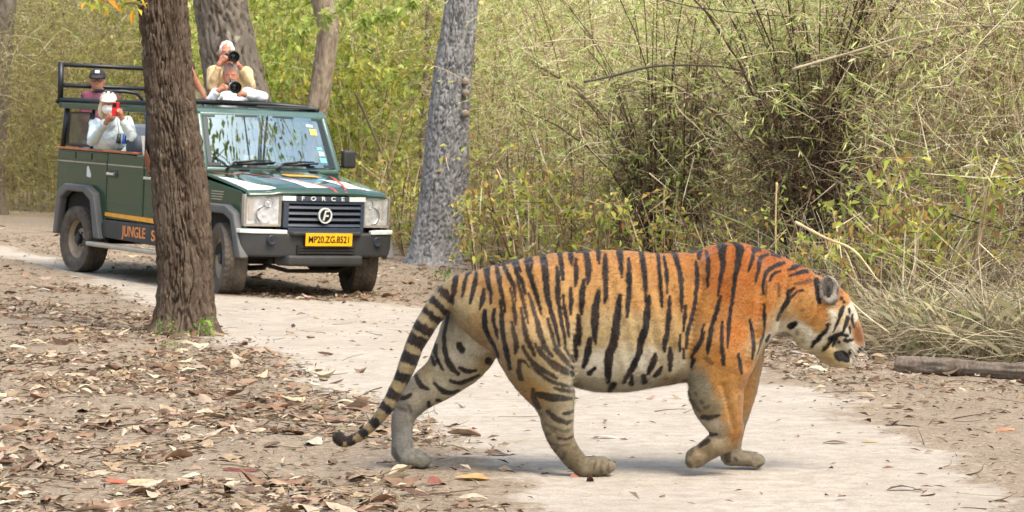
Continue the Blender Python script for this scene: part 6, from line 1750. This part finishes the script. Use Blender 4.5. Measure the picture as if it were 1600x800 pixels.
one_leaf('reddish brown pointed leaf standing up below the far hind paw', 682, 760, .9, 1.0, (140, 84, 70), 905, .12, .07, (.5, .2))
one_leaf('crumpled golden leaf to the right of the reddish pointed leaf', 738, 750, -.4, 1.1, (190, 152, 98), 906, .15, .07, (.2, 0))
one_leaf('small bright rust-red leaf between the hind feet', 766, 708, 1.2, .7, (178, 84, 44), 907, .1, .06, (.5, .4))
one_leaf('white bleached leaf on the track ahead of the near hind paw', 944, 684, .05, 1.0, (226, 212, 196), 908, .13, .05)
one_leaf('pale leaf beside the lifted near hind paw', 922, 712, .2, .8, (214, 200, 182), 909, .1, .05)
one_leaf('small reddish leaf stuck under the near hind heel', 898, 743, .4, .5, (150, 84, 66), 910, .09, .06, (.9, 0))
one_leaf('big pale upturned leaf in the lower left foreground', 232, 757, -.2, 1.15, (196, 166, 126), 911, .16, .08, (.35, .1))
one_leaf('rust-coloured curled leaf behind the big pale foreground leaf', 185, 752, .4, 1.0, (164, 84, 54), 912, .12, .05, (.4, .2))
one_leaf('long dark reddish leaf at the bottom left of centre', 378, 735, -.15, 1.1, (118, 64, 56), 913, .16, .05, (.3, 0))
one_leaf('orange fallen leaf in the litter left of the hanging tail', 430, 622, .3, .9, (192, 92, 44), 914, .12, .06, (.2, 0))
one_leaf('dark curled leaf below the big tree left of centre', 432, 655, .1, .9, (64, 52, 44), 915, .13, .05)
pos = scatter(2700)
order = np.argsort(pos[:, 1])
infr = np.abs(pos[order, 0]) < 790 / FPX * pos[order, 1]
sel = np.where(infr)[0][:285]; msk_ = np.zeros(len(pos), bool); msk_[sel] = True
near, rest = pos[order][msk_], pos[order][~msk_]
for i, (x, y) in enumerate(near):
    place_leaf(LEAF_ME[i % len(LEAF_ME)], x, y, rng.uniform(0, 6.28), rng.uniform(.5, 1.2), 'dry brown fallen leaf among the leaf litter on the bare ground', 'dry fallen leaves on the ground', (rng.normal(0, .18), rng.normal(0, .18)))
def joined(P, cols, size, name, label, var=.2, lift=.001):
    B = Bag(); 
    k = rng.integers(0, len(LT), len(P)); c = pick(cols, len(P), var) * .62
    gg = gfull(P[:, 0], P[:, 1])
    for i, (x, y) in enumerate(P):
        V, F = LT[k[i]]; s = size * rng.uniform(.5, 1.25); a = rng.uniform(0, 6.28); ca, sa = math.cos(a) * s, math.sin(a) * s
        ti = rng.normal(0, .2, 2)
        W = np.stack([V[:, 0] * ca - V[:, 1] * sa + x, V[:, 0] * sa + V[:, 1] * ca + y, V[:, 2] * s + (V[:, 0] * ti[0] + V[:, 1] * ti[1]) * s + gg[i] + lift], 1)
        B.add(W, F, np.repeat(c[i:i + 1], len(V), 0))
    tag(link(name, B.mesh(name), M_DRY), label, 'leaf litter', kind='stuff')
LC = [(178, 154, 126), (194, 172, 144), (154, 126, 102), (202, 184, 158), (164, 138, 112), (124, 98, 78), (186, 166, 144), (148, 118, 94), (206, 194, 170), (104, 80, 64)]
joined(rest, LC, .9, 'leaf_litter', 'layer of dry brown leaves covering the ground')
def crumbs():
    B = Bag(); n = 44000
    P = scatter(n, 10.3, 38, 1.6)
    x, y = P[:, 0], P[:, 1]; g = gfull(x, y)
    d = rng.normal(0, 1, (n, 3)) * np.array([1, 1, .18])
    s = rng.uniform(.015, .07, n)
    V, F, c = blades(np.stack([x, y, g + .005 + rng.random(n) * .008], 1), d, s, s * rng.uniform(.12, .5, n), up=np.array([[0, 0, 1.]]), fold=.3, col=pick(LC + [(150, 132, 108), (90, 74, 60), (70, 56, 46)], n, .25) * .58); B.add(V, F, c)
    n = 2600; P = scatter(n, 10.3, 38, 1.4); x, y = P[:, 0], P[:, 1]; a = rng.uniform(0, 6.28, n); L = rng.uniform(.05, .35, n)
    P0 = np.stack([x, y, gfull(x, y) + .004], 1); x2, y2 = x + L * np.cos(a), y + L * np.sin(a)
    P1 = np.stack([x2, y2, gfull(x2, y2) + .005 + rng.random(n) * .03], 1)
    V, F, c = tubes(P0, P1, rng.normal(0, .02, (n, 3)) * np.array([1, 1, .3]), rng.uniform(.0015, .004, n), .001, 3, 4, pick([(130, 110, 88), (96, 80, 64), (176, 158, 130), (70, 58, 48)], n) * .7); B.add(V, F, c)
    tag(link('ground_crumbs', B.mesh('ground_crumbs'), M_DRY), 'crumbled leaf bits and twigs scattered over the soil', 'litter', kind='stuff')
crumbs()
# seedlings at the foot of the near tree
seed = [shrub_set(300 + i, .16, 6, .12, 46, .05, [(96, 128, 48), (120, 146, 62), (76, 110, 40)]) for i in range(2)]
for i, (px, py, s, lb) in enumerate([(322, 524, 1.15, 'small green seedling at the right foot of the dark tree trunk'), (256, 524, .8, 'smaller green seedling at the left foot of the dark tree trunk'), (268, 545, .5, 'tiny weed in the leaf litter in front of the dark trunk'), (1412, 520, 1.4, 'bright green weed growing in the straw left of the log'), (690, 440, 1.2, 'small green weed in front of the grey trunk')]):
    p = ground_at(px, py); plant('seedling', seed[i % 2], (p[0], p[1], p[2]), i, s, lb, 'seedling')
